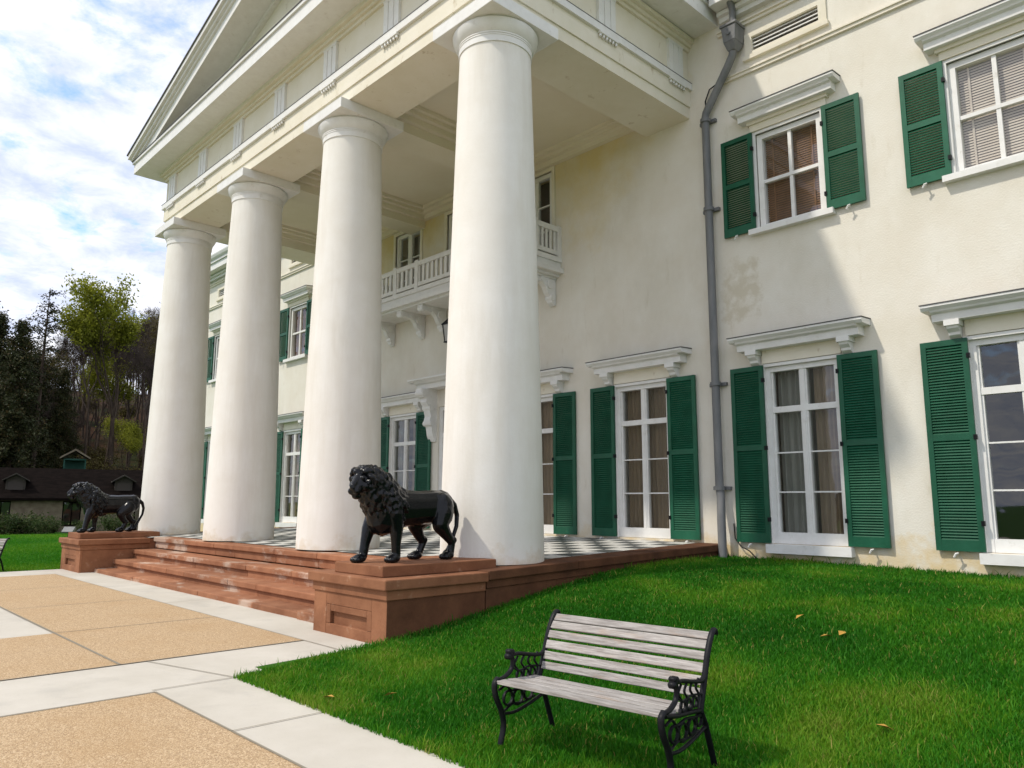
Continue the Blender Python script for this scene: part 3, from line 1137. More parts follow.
pts = [(-.01, 6.598), (-.80, 6.598), (-.84, 6.52), (-.82, 6.44), (-.74, 6.42), (-.68, 6.47), (-.58, 6.44), (-.44, 6.44), (-.34, 6.36), (-.26, 6.22), (-.17, 6.14), (-.14, 6.02), (-.05, 5.95), (-.01, 5.98)]
bk2.prism(pts, 'x', -.07, .07)
for y, z, r in ((-.76, 6.51, .075), (-.20, 6.42, .10), (-.12, 6.13, .07), (-.45, 6.51, .06)):
    bk2.tube([(-.10, y, z), (.10, y, z)], r, 12)
bk2.box(-.10, .10, -.82, -.01, 6.56, 6.599)
bkm = bk2.mesh('bracket', M['white'])
for x in (-7.98, -8.9, -10.3, 2 * XC + 7.98, 2 * XC + 8.9, 2 * XC + 10.3):
    o = link('bracket', bkm, balc); o.location = (x, 0, 0)

# ---- downpipe
dp = MB()
px_, py_ = .06, -.14
dp.tube([(px_ + .06, py_ - .08, .60), (px_ + .06, py_ - .08, 1.30), (px_ + .02, py_, 1.72), (px_, py_, 1.9), (px_, py_, 8.85), (px_ + .02, py_, 8.95), (.62, py_ - .04, 9.70), (.72, py_ - .06, 9.84), (.74, py_ - .06, 9.96)], .074, 14)
dp.tube([(.76, -.2, 10.40), (.76, -.2, 10.75), (.76, -.3, 10.90)], .062, 10)
pipe = dp.build('downpipe', M['pipe'], house, smooth=50)
hp = MB()
hp.hexa([(.62, -.34, 10.06), (.86, -.34, 10.06), (.86, -.02, 10.06), (.62, -.02, 10.06), (.59, -.36, 10.36), (.89, -.36, 10.36), (.89, -.02, 10.36), (.59, -.02, 10.36)])
hp.box(.57, .91, -.38, -.02, 10.362, 10.41)
hp.hexa([(.67, -.28, 9.90), (.81, -.28, 9.90), (.81, -.12, 9.90), (.67, -.12, 9.90), (.62, -.34, 10.058), (.86, -.34, 10.058), (.86, -.02, 10.058), (.62, -.02, 10.058)])
hp.tube([(.74, -.37, 10.22), (.74, -.34, 10.22)], .045, 10)
hp.build('hopper', M['pipe'], pipe, bevel=.01)
for z in (1.86, 3.72, 7.03, 8.80):
    q = MB()
    q.box(px_ - .17, px_ + .17, -.07, -.002, z - .03, z + .03)
    q.tube([(px_, py_, z - .035), (px_, py_, z + .035)], .098, 14)
    q.build('pipe_bracket', M['pipe'], pipe)
cb = MB()
cb.tube([(px_ + .20, -.05, 1.25), (px_ + .22, -.06, 1.0), (px_ + .34, -.08, .86), (px_ + .50, -.10, .80), (px_ + .62, -.12, .70), (px_ + .66, -.12, .55)], .011, 6)
cb.build('cable', M['iron'], house)
cb = MB()
cb.tube([(px_ - .02, -.04, 9.0), (px_ - .04, -.05, 9.25), (px_ + .06, -.05, 9.46), (px_ + .2, -.05, 9.5)], .013, 6)
cb.build('cable', M['iron'], house)

# lantern under the balcony
ln = thing('lantern', 'black metal lantern hanging from the underside of the white balcony', 'lantern', (-7.02, -.60, 5.52))
q = MB()
for sx in (-1, 1):
    for sy in (-1, 1):
        q.hexa([(sx * .09 - .01, sy * .09 - .01, 0), (sx * .09 + .01, sy * .09 - .01, 0), (sx * .09 + .01, sy * .09 + .01, 0), (sx * .09 - .01, sy * .09 + .01, 0),
                (sx * .13 - .01, sy * .13 - .01, .42), (sx * .13 + .01, sy * .13 - .01, .42), (sx * .13 + .01, sy * .13 + .01, .42), (sx * .13 - .01, sy * .13 + .01, .42)])
q.box(-.11, .11, -.11, .11, -.03, 0)
q.lathe(0, 0, [(.02, -.10), (.045, -.06), (.03, -.03)], 10)
q.box(-.155, .155, -.155, .155, .42, .445)
q.hexa([(-.15, -.15, .445), (.15, -.15, .445), (.15, .15, .445), (-.15, .15, .445), (-.03, -.03, .60), (.03, -.03, .60), (.03, .03, .60), (-.03, .03, .60)])
q.tube([(0, 0, .6), (0, 0, 1.06)], .012, 6)
q.build('cage', M['iron'], ln)
q = MB().hexa([(-.085, -.085, 0.002), (.085, -.085, .002), (.085, .085, .002), (-.085, .085, .002), (-.123, -.123, .418), (.123, -.123, .418), (.123, .123, .418), (-.123, .123, .418)])
q.build('glazing', M['glass_dark'], ln)

# ------------------------------------------------------------------ porch base
porch = thing('porch_platform', 'red sandstone porch platform with moulded edge and black and white chequered floor', 'porch', (0, 0, 0))
PX0, PX1 = -13.75, -.0
YS4 = -5.52     # front edge of the top step


def slabz(y, d=0):
    return floor_z(y) + d


fl = MB()
fl.quad((-12.15, YS4 + .42, slabz(YS4 + .42)), (-.50, YS4 + .42, slabz(YS4 + .42)), (-.50, -.001, slabz(0)), (-12.15, -.001, slabz(0)))
fl.quad((-1.60, -5.62, slabz(-5.62)), (-.50, -5.62, slabz(-5.62)), (-.50, YS4 + .42, slabz(YS4 + .42)), (-1.60, YS4 + .42, slabz(YS4 + .42)))
fl.quad((-13.5, -5.62, slabz(-5.62)), (-12.15, -5.62, slabz(-5.62)), (-12.15, -.001, slabz(0)), (-13.5, -.001, slabz(0)))
fl.build('floor', M['check'], porch)


def side_course(mb, x0, x1, y0, y1, t0, t1):
    mb.hexa([(x0, y0, slabz(y0, t0)), (x1, y0, slabz(y0, t0)), (x1, y1, slabz(y1, t0)), (x0, y1, slabz(y1, t0)),
             (x0, y0, slabz(y0, t1)), (x1, y0, slabz(y0, t1)), (x1, y1, slabz(y1, t1)), (x0, y1, slabz(y1, t1))])


# side cap blocks (butted, with fine joints) and courses, side shade put into their stone colour
ysl = [-7.15, -5.6, -3.9, -2.1, -.003]
ysb = [-5.6, -4.3, -2.7, -1.2, -.003]
for sg in (1, -1):
    def xx(a, b_):
        return (a, b_) if sg > 0 else (PX0 - b_, PX0 - a)
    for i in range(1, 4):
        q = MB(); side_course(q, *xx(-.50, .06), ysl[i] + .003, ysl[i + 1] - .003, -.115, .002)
        q.build('edge_cap', M['sand'] if i == 9 else M['sand_shaded'], porch, bevel=.014)
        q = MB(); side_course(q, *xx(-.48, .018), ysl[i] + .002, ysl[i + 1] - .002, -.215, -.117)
        q.build('moulded_course', M['sand_shaded'], porch, bevel=.006)
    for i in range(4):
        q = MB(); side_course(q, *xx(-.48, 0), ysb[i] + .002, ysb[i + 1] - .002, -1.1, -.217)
        q.build('side_wall', M['sand_shaded'], porch, bevel=.006)

# steps
steps = thing('stone_steps', 'flight of worn red sandstone steps with patched pale treads up to the porch', 'steps', (-6.9, -6.2, 0))
sx0, sx1 = -12.13 + 6.9, -1.62 + 6.9
runs = [(-6.78, .085), (-6.40, .275), (-5.98, .485), (YS4, slabz(YS4) + .003)]
for k, (y, z) in enumerate(runs):
    yb = (runs[k + 1][0] + .10 if k < 3 else YS4 + .42) + 6.2
    y += 6.2
    q = MB()
    cuts = [sx0] + sorted(rnd.uniform(sx0 + 1.6 * (i + .6), sx0 + 1.6 * (i + 1.3)) for i in range(6)) + [sx1]
    if k == 0:
        cuts[-2] = sx1 - .95
    for i in range(len(cuts) - 1):
        a, b_ = cuts[i] + .002, cuts[i + 1] - .002
        dz = rnd.uniform(-.004, .004); dy = rnd.uniform(-.006, .006)
        if k == 0 and i == len(cuts) - 2:
            dz, dy = .03, -.03
        q.box(a, b_, y + dy, yb, z - .10 if k else -.05, z + dz)
        if k:
            q.box(a, b_, y + .045, yb - .003, z - .25, z - .101)
    q.build('step', M['tread'], steps, bevel=.016)


# pedestals
def pedestal(x0, x1, label):
    """two end piers that carry the lions"""
    t_ = thing('pedestal', label, 'pedestal', ((x0 + x1) / 2, -6.3, 0), 0, 'sandstone pedestals at the ends of the steps')
    hw = (x1 - x0) / 2
    yf_, yb_ = -7.09 + 6.3, -5.62 + 6.3
    z_cap = .735
    q = MB()
    # front face built from stiles, rails and a sunk panel
    q.box(-hw, hw, yf_ + .05, yb_, -.25, .50)
    q.box(-hw, -hw + .30, yf_, yf_ + .049, -.25, .50)
    q.box(hw - .30, hw, yf_, yf_ + .049, -.25, .50)
    q.box(-hw + .303, hw - .303, yf_ + .001, yf_ + .049, .355, .50)
    q.box(-hw + .303, hw - .303, yf_ + .001, yf_ + .049, -.25, .125)
    q.box(-hw + .303, -hw + .40, yf_ + .001, yf_ + .049, .128, .352)
    q.box(hw - .40, hw - .303, yf_ + .001, yf_ + .049, .128, .352)
    q.box(-hw + .403, hw - .403, yf_ + .002, yf_ + .049, .275, .352)
    q.build('base', M['sand'], t_, bevel=.006)
    a, b_ = sorted(((1 if x1 < -5 else -1) * hw, (1 if x1 > -5 else -1) * (hw - .53)))
    MB().box(a, b_, yb_ + .002, yb_ + .56, -.25, .715).build('rear_block', M['sand'], t_)
    sd2 = 1 if x1 > -5 else -1
    a, b_ = sorted((sd2 * (hw + .002), sd2 * (hw - .03)))
    MB().box(a, b_, yf_ + .004, yb_, -.25, .495).build('shade_slab', M['sand_shaded'], t_)  # thin slab added over the side face, its shade put into the colour
    q = MB().box(-hw - .02, hw + .02, yf_ - .02, yb_, .502, .612)
    q.build('frieze_course', M['sand'], t_, bevel=.008)
    q = MB().box(-hw - .07, hw + .065, yf_ - .07, yb_ + .015, .614, z_cap)
    q.build('cap', M['sand'], t_, bevel=.016)
    sg = 1 if x1 > -5 else -1
    a, b_ = sorted((-sg * (hw - .36), sg * (hw - .19)))
    q = MB().box(a, b_, yf_ + .06, yb_ + .37, z_cap + .002, .865)
    q.build('plinth', M['sand'], t_, bevel=.012)
    return t_


pedestal(-1.61, -.0, 'red sandstone pedestal with a sunk front panel at the grassy right end of the steps')
pedestal(-13.72, -12.15, 'red sandstone pedestal at the far left end of the steps beside the tree-side lawn')

# ------------------------------------------------------------------ lions


def lion_mesh():
    bm = bmesh.new()

    def ball(c, r, sc=(1, 1, 1), rot=None, sub=2):
        mt = Matrix.Translation(c)
        if rot:
            mt = mt @ rot
        mt = mt @ Matrix.Diagonal((r * sc[0], r * sc[1], r * sc[2], 1))
        bmesh.ops.create_icosphere(bm, subdivisions=sub, radius=1, matrix=mt)

    def limb(pts, rads, flat=1.0, n=14):
        pts = [Vector(p) for p in pts]
        for i in range(len(pts) - 1):
            for k in range(n):
                t_ = k / n
                ball(pts[i].lerp(pts[i + 1], t_), rads[i] * (1 - t_) + rads[i + 1] * t_, (flat, 1, 1))
        ball(pts[-1], rads[-1], (flat, 1, 1))

    # trunk: deep chest narrowing a little to the loin
    limb([(0, -.42, .66), (0, -.15, .655), (0, .15, .665), (0, .36, .675), (0, .50, .68)], [.255, .240, .222, .222, .215], .82)
    ball((0, -.45, .60), .26, (.80, .90, 1.10))
    ball((0, .53, .69), .215, (.84, .85, 1.0))
    ball((0, .05, .58), .17, (.85, 1.9, .9))
    ball((0, -.16, .80), .13, (.8, 1.3, .9))
    # legs: (hip/shoulder, joints, paw)

    def paw(c, yaw=0):
        ball((c[0], c[1] - .02, .055), .082, (.95, 1.2, .70))
        for t_ in (-.057, -.020, .020, .057):
            ball((c[0] + t_, c[1] - .105 + abs(t_) * .5, .040), .036, (.82, 1.45, 1.05))
    # front near (x+), upright under the shoulder
    ball((.115, -.38, .66), .17, (.62, .95, 1.25))
    limb([(.135, -.37, .60), (.145, -.33, .42), (.15, -.335, .24), (.15, -.33, .08)], [.140, .096, .069, .062], .88)
    paw((.15, -.35))
    # front far, stepping forward
    limb([(-.13, -.46, .60), (-.14, -.56, .42), (-.14, -.61, .24), (-.14, -.64, .08)], [.140, .096, .069, .062], .88)
    paw((-.14, -.67))
    # hind near, pushing back: haunch, stifle, hock, shank
    ball((.115, .47, .63), .205, (.58, .86, 1.18))
    limb([(.12, .46, .60), (.145, .40, .45), (.14, .52, .32), (.135, .62, .22), (.135, .60, .08)], [.165, .118, .080, .057, .054], .82)
    ball((.13, .65, .245), .052)
    paw((.135, .57))
    # hind far, under the body
    limb([(-.12, .40, .60), (-.145, .20, .45), (-.14, .26, .32), (-.14, .34, .22), (-.14, .27, .08)], [.165, .116, .078, .056, .054], .82)
    ball((-.14, .36, .245), .050)
    paw((-.14, .24))
    # tail: drops from the rump, curls in by the hind foot
    tp = [(0, .68, .76), (.0, .77, .70), (.01, .815, .57), (.02, .80, .42), (.03, .73, .28), (.035, .67, .16), (.04, .64, .09)]
    limb(tp, [.055, .042, .036, .032, .030, .036, .05], 1, n=8)
    ball((.04, .62, .07), .058, (1, 1.3, 1))
    # neck, head turned a little towards the lawn side (+x)
    limb([(0, -.38, .76), (.01, -.58, .92), (.02, -.68, .97)], [.25, .215, .18], .88)
    hc = Vector((.03, -.765, .985))
    hr = Matrix.Rotation(R_(22), 4, 'Z') @ Matrix.Rotation(R_(12), 4, 'X')

    def hp(x, y, z):
        return hc + (hr @ Vector((x, y, z)))
    ball(hc, .150, (.90, 1.0, 1.0))
    ball(hp(0, -.13, -.02), .108, (.95, 1.1, .92))
    ball(hp(0, -.21, -.055), .080, (1.05, 1.0, .85))         # muzzle
    ball(hp(.038, -.25, -.068), .046); ball(hp(-.038, -.25, -.068), .046)
    ball(hp(0, -.283, -.022), .036, (1.25, .7, .8))           # nose
    limb([hp(0, -.12, .085), hp(0, -.27, -.002)], [.056, .038], 1, n=7)
    ball(hp(0, -.205, -.138), .058, (1, 1.1, .7))             # lower jaw
    for s in (-1, 1):
        ball(hp(s * .060, -.135, .070), .044, (1.3, .8, .7))  # brow
        ball(hp(s * .062, -.165, .030), .021)                 # eye
        ball(hp(s * .085, -.125, -.035), .054)                # cheek
        ball(hp(s * .125, .005, .135), .048, (.9, .6, 1.1))   # ear
    # mane: overlapping wavy locks lying back from the face and down over chest and shoulders
    rr = random.Random(5)

    def lock(c, flow, ln_, r):
        flow = Vector(flow).normalized()
        side = flow.cross(Vector((rr.gauss(0, 1), rr.gauss(0, 1), rr.gauss(0, 1)))).normalized()
        m_ = 6
        for i in range(m_):
            t_ = i / (m_ - 1)
            ball(Vector(c) + flow * ln_ * (t_ - .3) + side * (.016 * math.sin(t_ * 5.5)), r * (1 - .62 * t_ ** 1.6) , (1, 1, 1), None, 1)
    axis = [Vector((.03, -.72, 1.0)), Vector((.02, -.62, .92)), Vector((.0, -.50, .80)), Vector((0, -.38, .70)), Vector((0, -.26, .66))]
    rads_ = [.185, .225, .255, .262, .240]
    for j in range(13):
        t_ = j / 12 * 4
        i = min(3, int(t_)); f_ = t_ - i
        cpt = axis[i].lerp(axis[i + 1], f_); rad = rads_[i] * (1 - f_) + rads_[i + 1] * f_
        ax = (axis[i + 1] - axis[i]).normalized()
        u = Vector((1, 0, 0)); v2 = ax.cross(u).normalized()
        n = 17
        for k in range(n):
            a = 2 * math.pi * (k + .5 * (j % 2) + rr.uniform(-.2, .2)) / n
            out = u * (.84 * math.cos(a)) + v2 * math.sin(a)
            c = cpt + out * rad * rr.uniform(.90, 1.02)
            if j > 9 and c.z < .52:
                continue
            lock(c, ax * .75 + out * .10 + Vector((0, 0, -.55)), rr.uniform(.10, .15), rr.uniform(.036, .050))
    for k in range(95):    # crown and sides of the head
        a = rr.uniform(0, 6.283); e_ = rr.uniform(-.3, 1.45)
        d = Vector((math.cos(a) * math.cos(e_), math.sin(a) * math.cos(e_), math.sin(e_)))
        dl = hr.inverted() @ d
        if dl.y < -.40 and dl.z < .74:
            continue
        lock(hc + d * rr.uniform(.155, .185), Vector((d.x * .4, .55, .1 - .5 * abs(d.x))), rr.uniform(.07, .11), rr.uniform(.030, .042))
    for k in range(70):     # chest bib and beard
        t_ = rr.random()
        c = Vector((rr.gauss(0, .11), -.76 + .22 * t_ + rr.uniform(-.02, .02), .86 - .44 * t_))
        c.y += abs(c.x) * .55
        lock(c, (c.x * .4, .12, -1), rr.uniform(.09, .14), rr.uniform(.034, .048))
    for k in range(26):     # fringe under the chest and behind the elbows
        c = Vector((rr.uniform(-.12, .12), rr.uniform(-.54, -.12), 0))
        c.z = .43 + .10 * abs(c.y + .40)
        lock(c, (0, .25, -1), rr.uniform(.06, .10), rr.uniform(.03, .04))
    me = bpy.data.meshes.new('lion_raw')
    bm.to_mesh(me); bm.free()
    tmp = bpy.data.objects.new('lion_raw', me)
    COL.objects.link(tmp)
    rm_ = tmp.modifiers.new('r', 'REMESH')
    rm_.mode = 'VOXEL'; rm_.voxel_size = .0100
    smo = tmp.modifiers.new('s', 'SMOOTH'); smo.factor = .5; smo.iterations = 3
    dg_ = bpy.context.evaluated_depsgraph_get()
    res = bpy.data.meshes.new_from_object(tmp.evaluated_get(dg_))
    bpy.data.objects.remove(tmp)
    bpy.data.meshes.remove(me)
    res.name = 'lion_statue'
    res.materials.clear(); res.materials.append(M['lion'])
    for p_ in res.polygons:
        p_.use_smooth = True
    return res


lm = lion_mesh()
lion = link('lion_statue', lm)
lion.location = (-.72, -6.27, .862)
lion.scale = (1, .94, 1)
tag(lion, 'glossy black walking lion statue on the near pedestal in front of the corner column', 'statue', 'pair of black lion statues')
lm2 = lm.copy()
co_ = np.empty(len(lm2.vertices) * 3, dtype=np.float32)
lm2.vertices.foreach_get('co', co_)
co_ = co_.reshape(-1, 3); co_[:, 0] *= -1
lm2.vertices.foreach_set('co', co_.ravel())
lm2.flip_normals(); lm2.update()
lion2 = link('lion_statue', lm2)
lion2.scale = (1, .92, 1)
lion2.location = (-13.0, -6.27, .862)
tag(lion2, 'glossy black lion statue on the far pedestal beyond the steps, dark trees behind it', 'statue', 'pair of black lion statues')

# ------------------------------------------------------------------ benches


def bez(pts, n=8):
    """smooth curve through the given points"""
    P = [Vector(p) for p in pts]
    P = [P[0] * 2 - P[1]] + P + [P[-1] * 2 - P[-2]]
    out_ = []
    for i in range(1, len(P) - 2):
        for k in range(n):
            t_ = k / n
            a, b_, c, d = P[i - 1], P[i], P[i + 1], P[i + 2]
            out_.append(.5 * ((2 * b_) + (c - a) * t_ + (2 * a - 5 * b_ + 4 * c - d) * t_ ** 2 + (3 * b_ - a - 3 * c + d) * t_ ** 3))
    out_.append(P[-2])
    return out_


def bench_parts():
    f = MB()

    def bar(pts, r=.014, n=6):
        f.tube([(0, p.x, p.y) for p in bez([(a, b_, 0) for a, b_ in pts], n)], r * .86, 8)

    def circ(d, z, r, t_=.008):
        f.tube([(0, d + r * math.cos(a * math.pi / 6), z + r * math.sin(a * math.pi / 6)) for a in range(13)], t_, 6, cap=False)
    bar([(.02, .385), (-.015, .35), (.0, .27), (.055, .17), (.075, .08), (.045, -.03)], .019)          # front leg
    bar([(.45, .30), (.50, .22), (.55, .10), (.60, -.03)], .018)                                        # rear leg
    bar([(.44, .30), (.47, .38), (.515, .50), (.56, .62), (.615, .715), (.66, .745), (.675, .72)], .018)  # back upright
    bar([(.02, .36), (.14, .338), (.30, .325), (.44, .312)], .016)                                       # seat rail
    bar([(.52, .50), (.46, .475), (.36, .487), (.24, .51), (.15, .515)], .015)                           # arm
    bar([(.155, .515), (.165, .47), (.15, .42), (.09, .385), (.03, .375)], .015)
    f.lathe(0, 0, [(.001, .0)], 3, cap=False)
    for (d, z, r) in ((.135, .52, .026), (.118, .508, .02), (.125, .538, .016), (.15, .53, .022)):
        b0 = len(f.v)
        f.tube([(-.018, d, z), (-.012, d, z), (.012, d, z), (.018, d, z)], [r * .5, r, r, r * .5], 10)
    # web between arm and seat
    for d in (.20, .27, .34, .41):
        bar([(d + .02, .495), (d - .015, .45), (d + .02, .40), (d - .005, .335)], .0075, 4)
    bar([(.165, .43), (.24, .40), (.33, .415), (.46, .40)], .0075, 4)
    for d in (.235, .305, .375):
        circ(d, .372, .028, .007)
    # apron under the seat
    bar([(.07, .155), (.18, .145), (.32, .165), (.52, .215)], .012, 5)
    for d, z, r in ((.12, .245, .045), (.22, .235, .05), (.33, .245, .045), (.42, .262, .033)):
        circ(d, z, r, .0085)
    bar([(.03, .31), (.10, .325), (.16, .285), (.26, .30), (.36, .29), (.46, .28)], .0085, 4)
    bar([(.08, .17), (.17, .20), (.28, .19), (.40, .21)], .008, 4)
    side = f.mesh('side_frame', M['iron'])
    shade_smooth(side, 60)
    s = MB()
    Wd = 1.225
    # seat slats follow the seat rail
    sd_ = [(-.012, .355), (.095, .352), (.20, .342), (.305, .334), (.405, .330)]
    for i in range(4):
        (d0, z0), (d1, z1) = sd_[i], sd_[i + 1]
        d1 -= .020
        s.hexa([(.012, d0, z0), (Wd - .012, d0, z0), (Wd - .012, d1, z1), (.012, d1, z1), (.012, d0, z0 + .022), (Wd - .012, d0, z0 + .022), (Wd - .012, d1, z1 + .022), (.012, d1, z1 + .022)])
    seat = s.mesh('seat', M['wood'])
    s = MB()
    prof_ = bez([(.452, .375, 0), (.487, .47, 0), (.527, .575, 0), (.573, .665, 0), (.632, .735, 0)], 12)
    n = 6
    tot = len(prof_) - 1
    for i in range(n):
        a = prof_[int(round(tot * (i + .14) / n))]; b_ = prof_[int(round(tot * (i + (.86 if i < n - 2 else 1.03 if i == n - 1 else .98)) / n))] if i < n - 1 else prof_[-1]
        t_ = (b_ - a).normalized(); nn = Vector((-t_.y, t_.x, 0)) * .018
        s.hexa([(.012, a.x, a.y), (Wd - .012, a.x, a.y), (Wd - .012, a.x - nn.x, a.y - nn.y), (.012, a.x - nn.x, a.y - nn.y),
                (.012, b_.x, b_.y), (Wd - .012, b_.x, b_.y), (Wd - .012, b_.x - nn.x, b_.y - nn.y), (.012, b_.x - nn.x, b_.y - nn.y)])
    back = s.mesh('backrest', M['wood'])
    br_ = MB()
    for d, z in ((.20, .325), (.40, .312)):
        br_.tube([(.0, d, z), (Wd, d, z)], .008, 6)
    brace = br_.mesh('brace', M['iron'])
    return side, seat, back, brace, Wd


B_side, B_seat, B_back, B_brace, B_w = bench_parts()


def bench(label, loc, rz):
    t_ = thing('garden_bench', label, 'bench', loc, rz, 'garden benches on the lawn')
    for x in (0.0, B_w):
        o = link('side_frame', B_side, t_); o.location = (x, 0, 0); o.scale = (1.35, 1, 1)
    link('seat', B_seat, t_, bevel=.004)
    link('backrest', B_back, t_, bevel=.004)
    link('brace', B_brace, t_)
    return t_


bench('weathered slatted garden bench with black scrolled iron ends on the lawn by the path', (3.523, -8.645, hz(3.5, -8.5) + .075), .10)
fx, fy = far_point(-57, 22.2)
bench('slatted garden bench with black iron ends cut off by the left edge of the photo', (fx, fy, -.01), R_(38))

# floodlight on the far lawn
fx, fy = far_point(71, 33)
fl_ = thing('floodlight', 'small grey ground floodlight on the lawn behind the far pedestal', 'floodlight', (fx, fy, .27), R_(50))
q = MB().hexa([(-.20, -.12, .22), (.20, -.12, .22), (.20, .08, .40), (-.20, .08, .40), (-.20, -.06, .16), (.20, -.06, .16), (.20, .16, .32), (-.20, .16, .32)])
q.build('lamp_housing', M['pipe'], fl_, bevel=.01, fixn=True)
q = MB().tube([(0, .02, -.34), (0, .02, .28)], .025, 8)
q.build('stake', M['iron'], fl_)

# ------------------------------------------------------------------ grass blades


def blade_field(name, xy, z, h, wd, tone, mtl):
    n = len(xy)
    ang = rs.uniform(0, 2 * np.pi, n)
    lean = rs.uniform(.15, .75, n) * h
    la = rs.uniform(0, 2 * np.pi, n)
    dx, dy = np.cos(ang) * wd / 2, np.sin(ang) * wd / 2
    lx, ly = np.cos(la) * lean, np.sin(la) * lean
    v = np.empty((n, 5, 3), np.float32)
    v[:, 0] = np.stack([xy[:, 0] - dx, xy[:, 1] - dy, z - .012], 1)
    v[:, 1] = np.stack([xy[:, 0] + dx, xy[:, 1] + dy, z - .012], 1)
    v[:, 2] = np.stack([xy[:, 0] + dx * .8 + lx * .35, xy[:, 1] + dy * .8 + ly * .35, z + h * .6], 1)
    v[:, 3] = np.stack([xy[:, 0] - dx * .8 + lx * .35, xy[:, 1] - dy * .8 + ly * .35, z + h * .6], 1)
    v[:, 4] = np.stack([xy[:, 0] + lx, xy[:, 1] + ly, z + h], 1)
    return poly_cloud(name, v, [[0, 1, 2, 3], [3, 2, 4]], tone, mtl)


def poly_cloud(name, v, faces, tone, mtl):
    """many small identical pieces (blades, leaves) as one mesh; v is (n, k, 3)"""
    n, k, _ = v.shape
    me = bpy.data.meshes.new(name)
    me.vertices.add(n * k)
    me.vertices.foreach_set('co', v.astype(np.float32).ravel())
    idx = []
    sizes = []
    for f in faces:
        sizes.append(len(f))
    base = np.arange(n) * k
    loops = np.concatenate([base[:, None] + np.array(f)[None, :] for f in faces], 1)
    tot = np.tile(np.array(sizes), n)
    start = np.concatenate([[0], np.cumsum(tot)[:-1]])
    me.loops.add(loops.size)
    me.loops.foreach_set('vertex_index', loops.astype(np.int32).ravel())
    me.polygons.add(n * len(faces))
    me.polygons.foreach_set('loop_start', start.astype(np.int32))
    me.polygons.foreach_set('loop_total', tot.astype(np.int32))
    at = me.attributes.new('tone', 'FLOAT', 'POINT')
    at.data.foreach_set('value', np.repeat(tone, k).astype(np.float32))
    me.materials.append(mtl)
    me.update(calc_edges=True)
    return me


def vnoise(x, y, s, seed):
    """smooth value noise on arrays"""
    r_ = np.random.RandomState(seed).rand(64, 64)
    u, v_ = (x * s) % 63, (y * s) % 63
    i, j = u.astype(int), v_.astype(int)
    a, b_ = u - i, v_ - j
    a, b_ = a * a * (3 - 2 * a), b_ * b_ * (3 - 2 * b_)
    return (r_[i, j] * (1 - a) + r_[i + 1, j] * a) * (1 - b_) + (r_[i, j + 1] * (1 - a) + r_[i + 1, j + 1] * a) * b_


NB = 720000
xy = np.stack([rs.uniform(.03, 9.5, NB), rs.uniform(-8.97, -.02, NB)], 1)
dist = np.hypot(xy[:, 0] - CAM.x, xy[:, 1] - CAM.y)
bear = np.arctan2(xy[:, 1] - CAM.y, xy[:, 0] - CAM.x)
keep = (xy[:, 0] > np.interp(xy[:, 1], [-8.95, -7.0], [.3, -.02])) & (rs.rand(NB) < np.clip(6.0 / dist, .3, 1) ** 1.2) & (bear > R_(80))
xy = xy[keep]
dist = dist[keep]
zz = np.interp(xy[:, 1], YS, ZS) * (1 - .016 * xy[:, 0]) - .012
n1 = vnoise(xy[:, 0] + 20, xy[:, 1] + 20, .8, 1); n2 = vnoise(xy[:, 0] + 20, xy[:, 1] + 20, 3.1, 2)
hh = (.026 + .034 * n1 * n2 + rs.rand(len(xy)) * .026) * np.where(rs.rand(len(xy)) < .03, 1.8, 1)
edge = np.clip((xy[:, 1] + 8.97) / .5, 0, 1)
hh *= 1 + .7 * np.exp(-(xy[:, 1] + 8.95) / .07) * rs.rand(len(xy)) + .9 * np.exp(xy[:, 1] / .10) + .9 * np.exp(-xy[:, 0] / .07)
n3 = vnoise(xy[:, 0] + 20, xy[:, 1] + 20, 1.7, 8)
tone = np.clip(.02 + .38 * n1 + .45 * n3 * n1 + .25 * (n2 - .3) + rs.normal(0, .12, len(xy)) + .30 * np.clip(1 - (xy[:, 1] + 8.95) / .8, 0, 1) * (.4 + n2), 0, .84)
tone = np.where(rs.rand(len(xy)) < .03 + .05 * (n2 > .7), rs.uniform(.88, 1, len(xy)), tone)
gm = blade_field('grass', xy, zz, hh, .0035 + .0008 * dist, tone, M['blade'])
tag(link('grass', gm), 'short bright green grass of the lawn in front of the house', 'grass', kind='stuff')

# far-left lawn
NB = 70000
px2 = rs.uniform(-60, 90, NB); dd = 17 + 28 * rs.rand(NB) ** 1.3
X2 = []
dirs = np.array([[far_point(a, 1)[0] - CAM.x, far_point(a, 1)[1] - CAM.y] for a in np.linspace(-60, 90, 151)])
di = dirs[np.clip((px2 + 60).astype(int), 0, 150)]
xy = np.stack([CAM.x + di[:, 0] * dd, CAM.y + di[:, 1] * dd], 1)
xy = xy[(xy[:, 0] < -13.75)]
n1 = vnoise(xy[:, 0] + 60, xy[:, 1] + 60, .35, 3)
tone = np.clip(.35 + .5 * n1 + rs.normal(0, .1, len(xy)), 0, .84)
gm = blade_field('lawn_grass', xy, np.full(len(xy), -.06), rs.uniform(.04, .09, len(xy)), np.full(len(xy), .022), tone, M['blade'])
tag(link('lawn_grass', gm), 'mown grass of the far left lawn before the stone cottage', 'grass', kind='stuff')

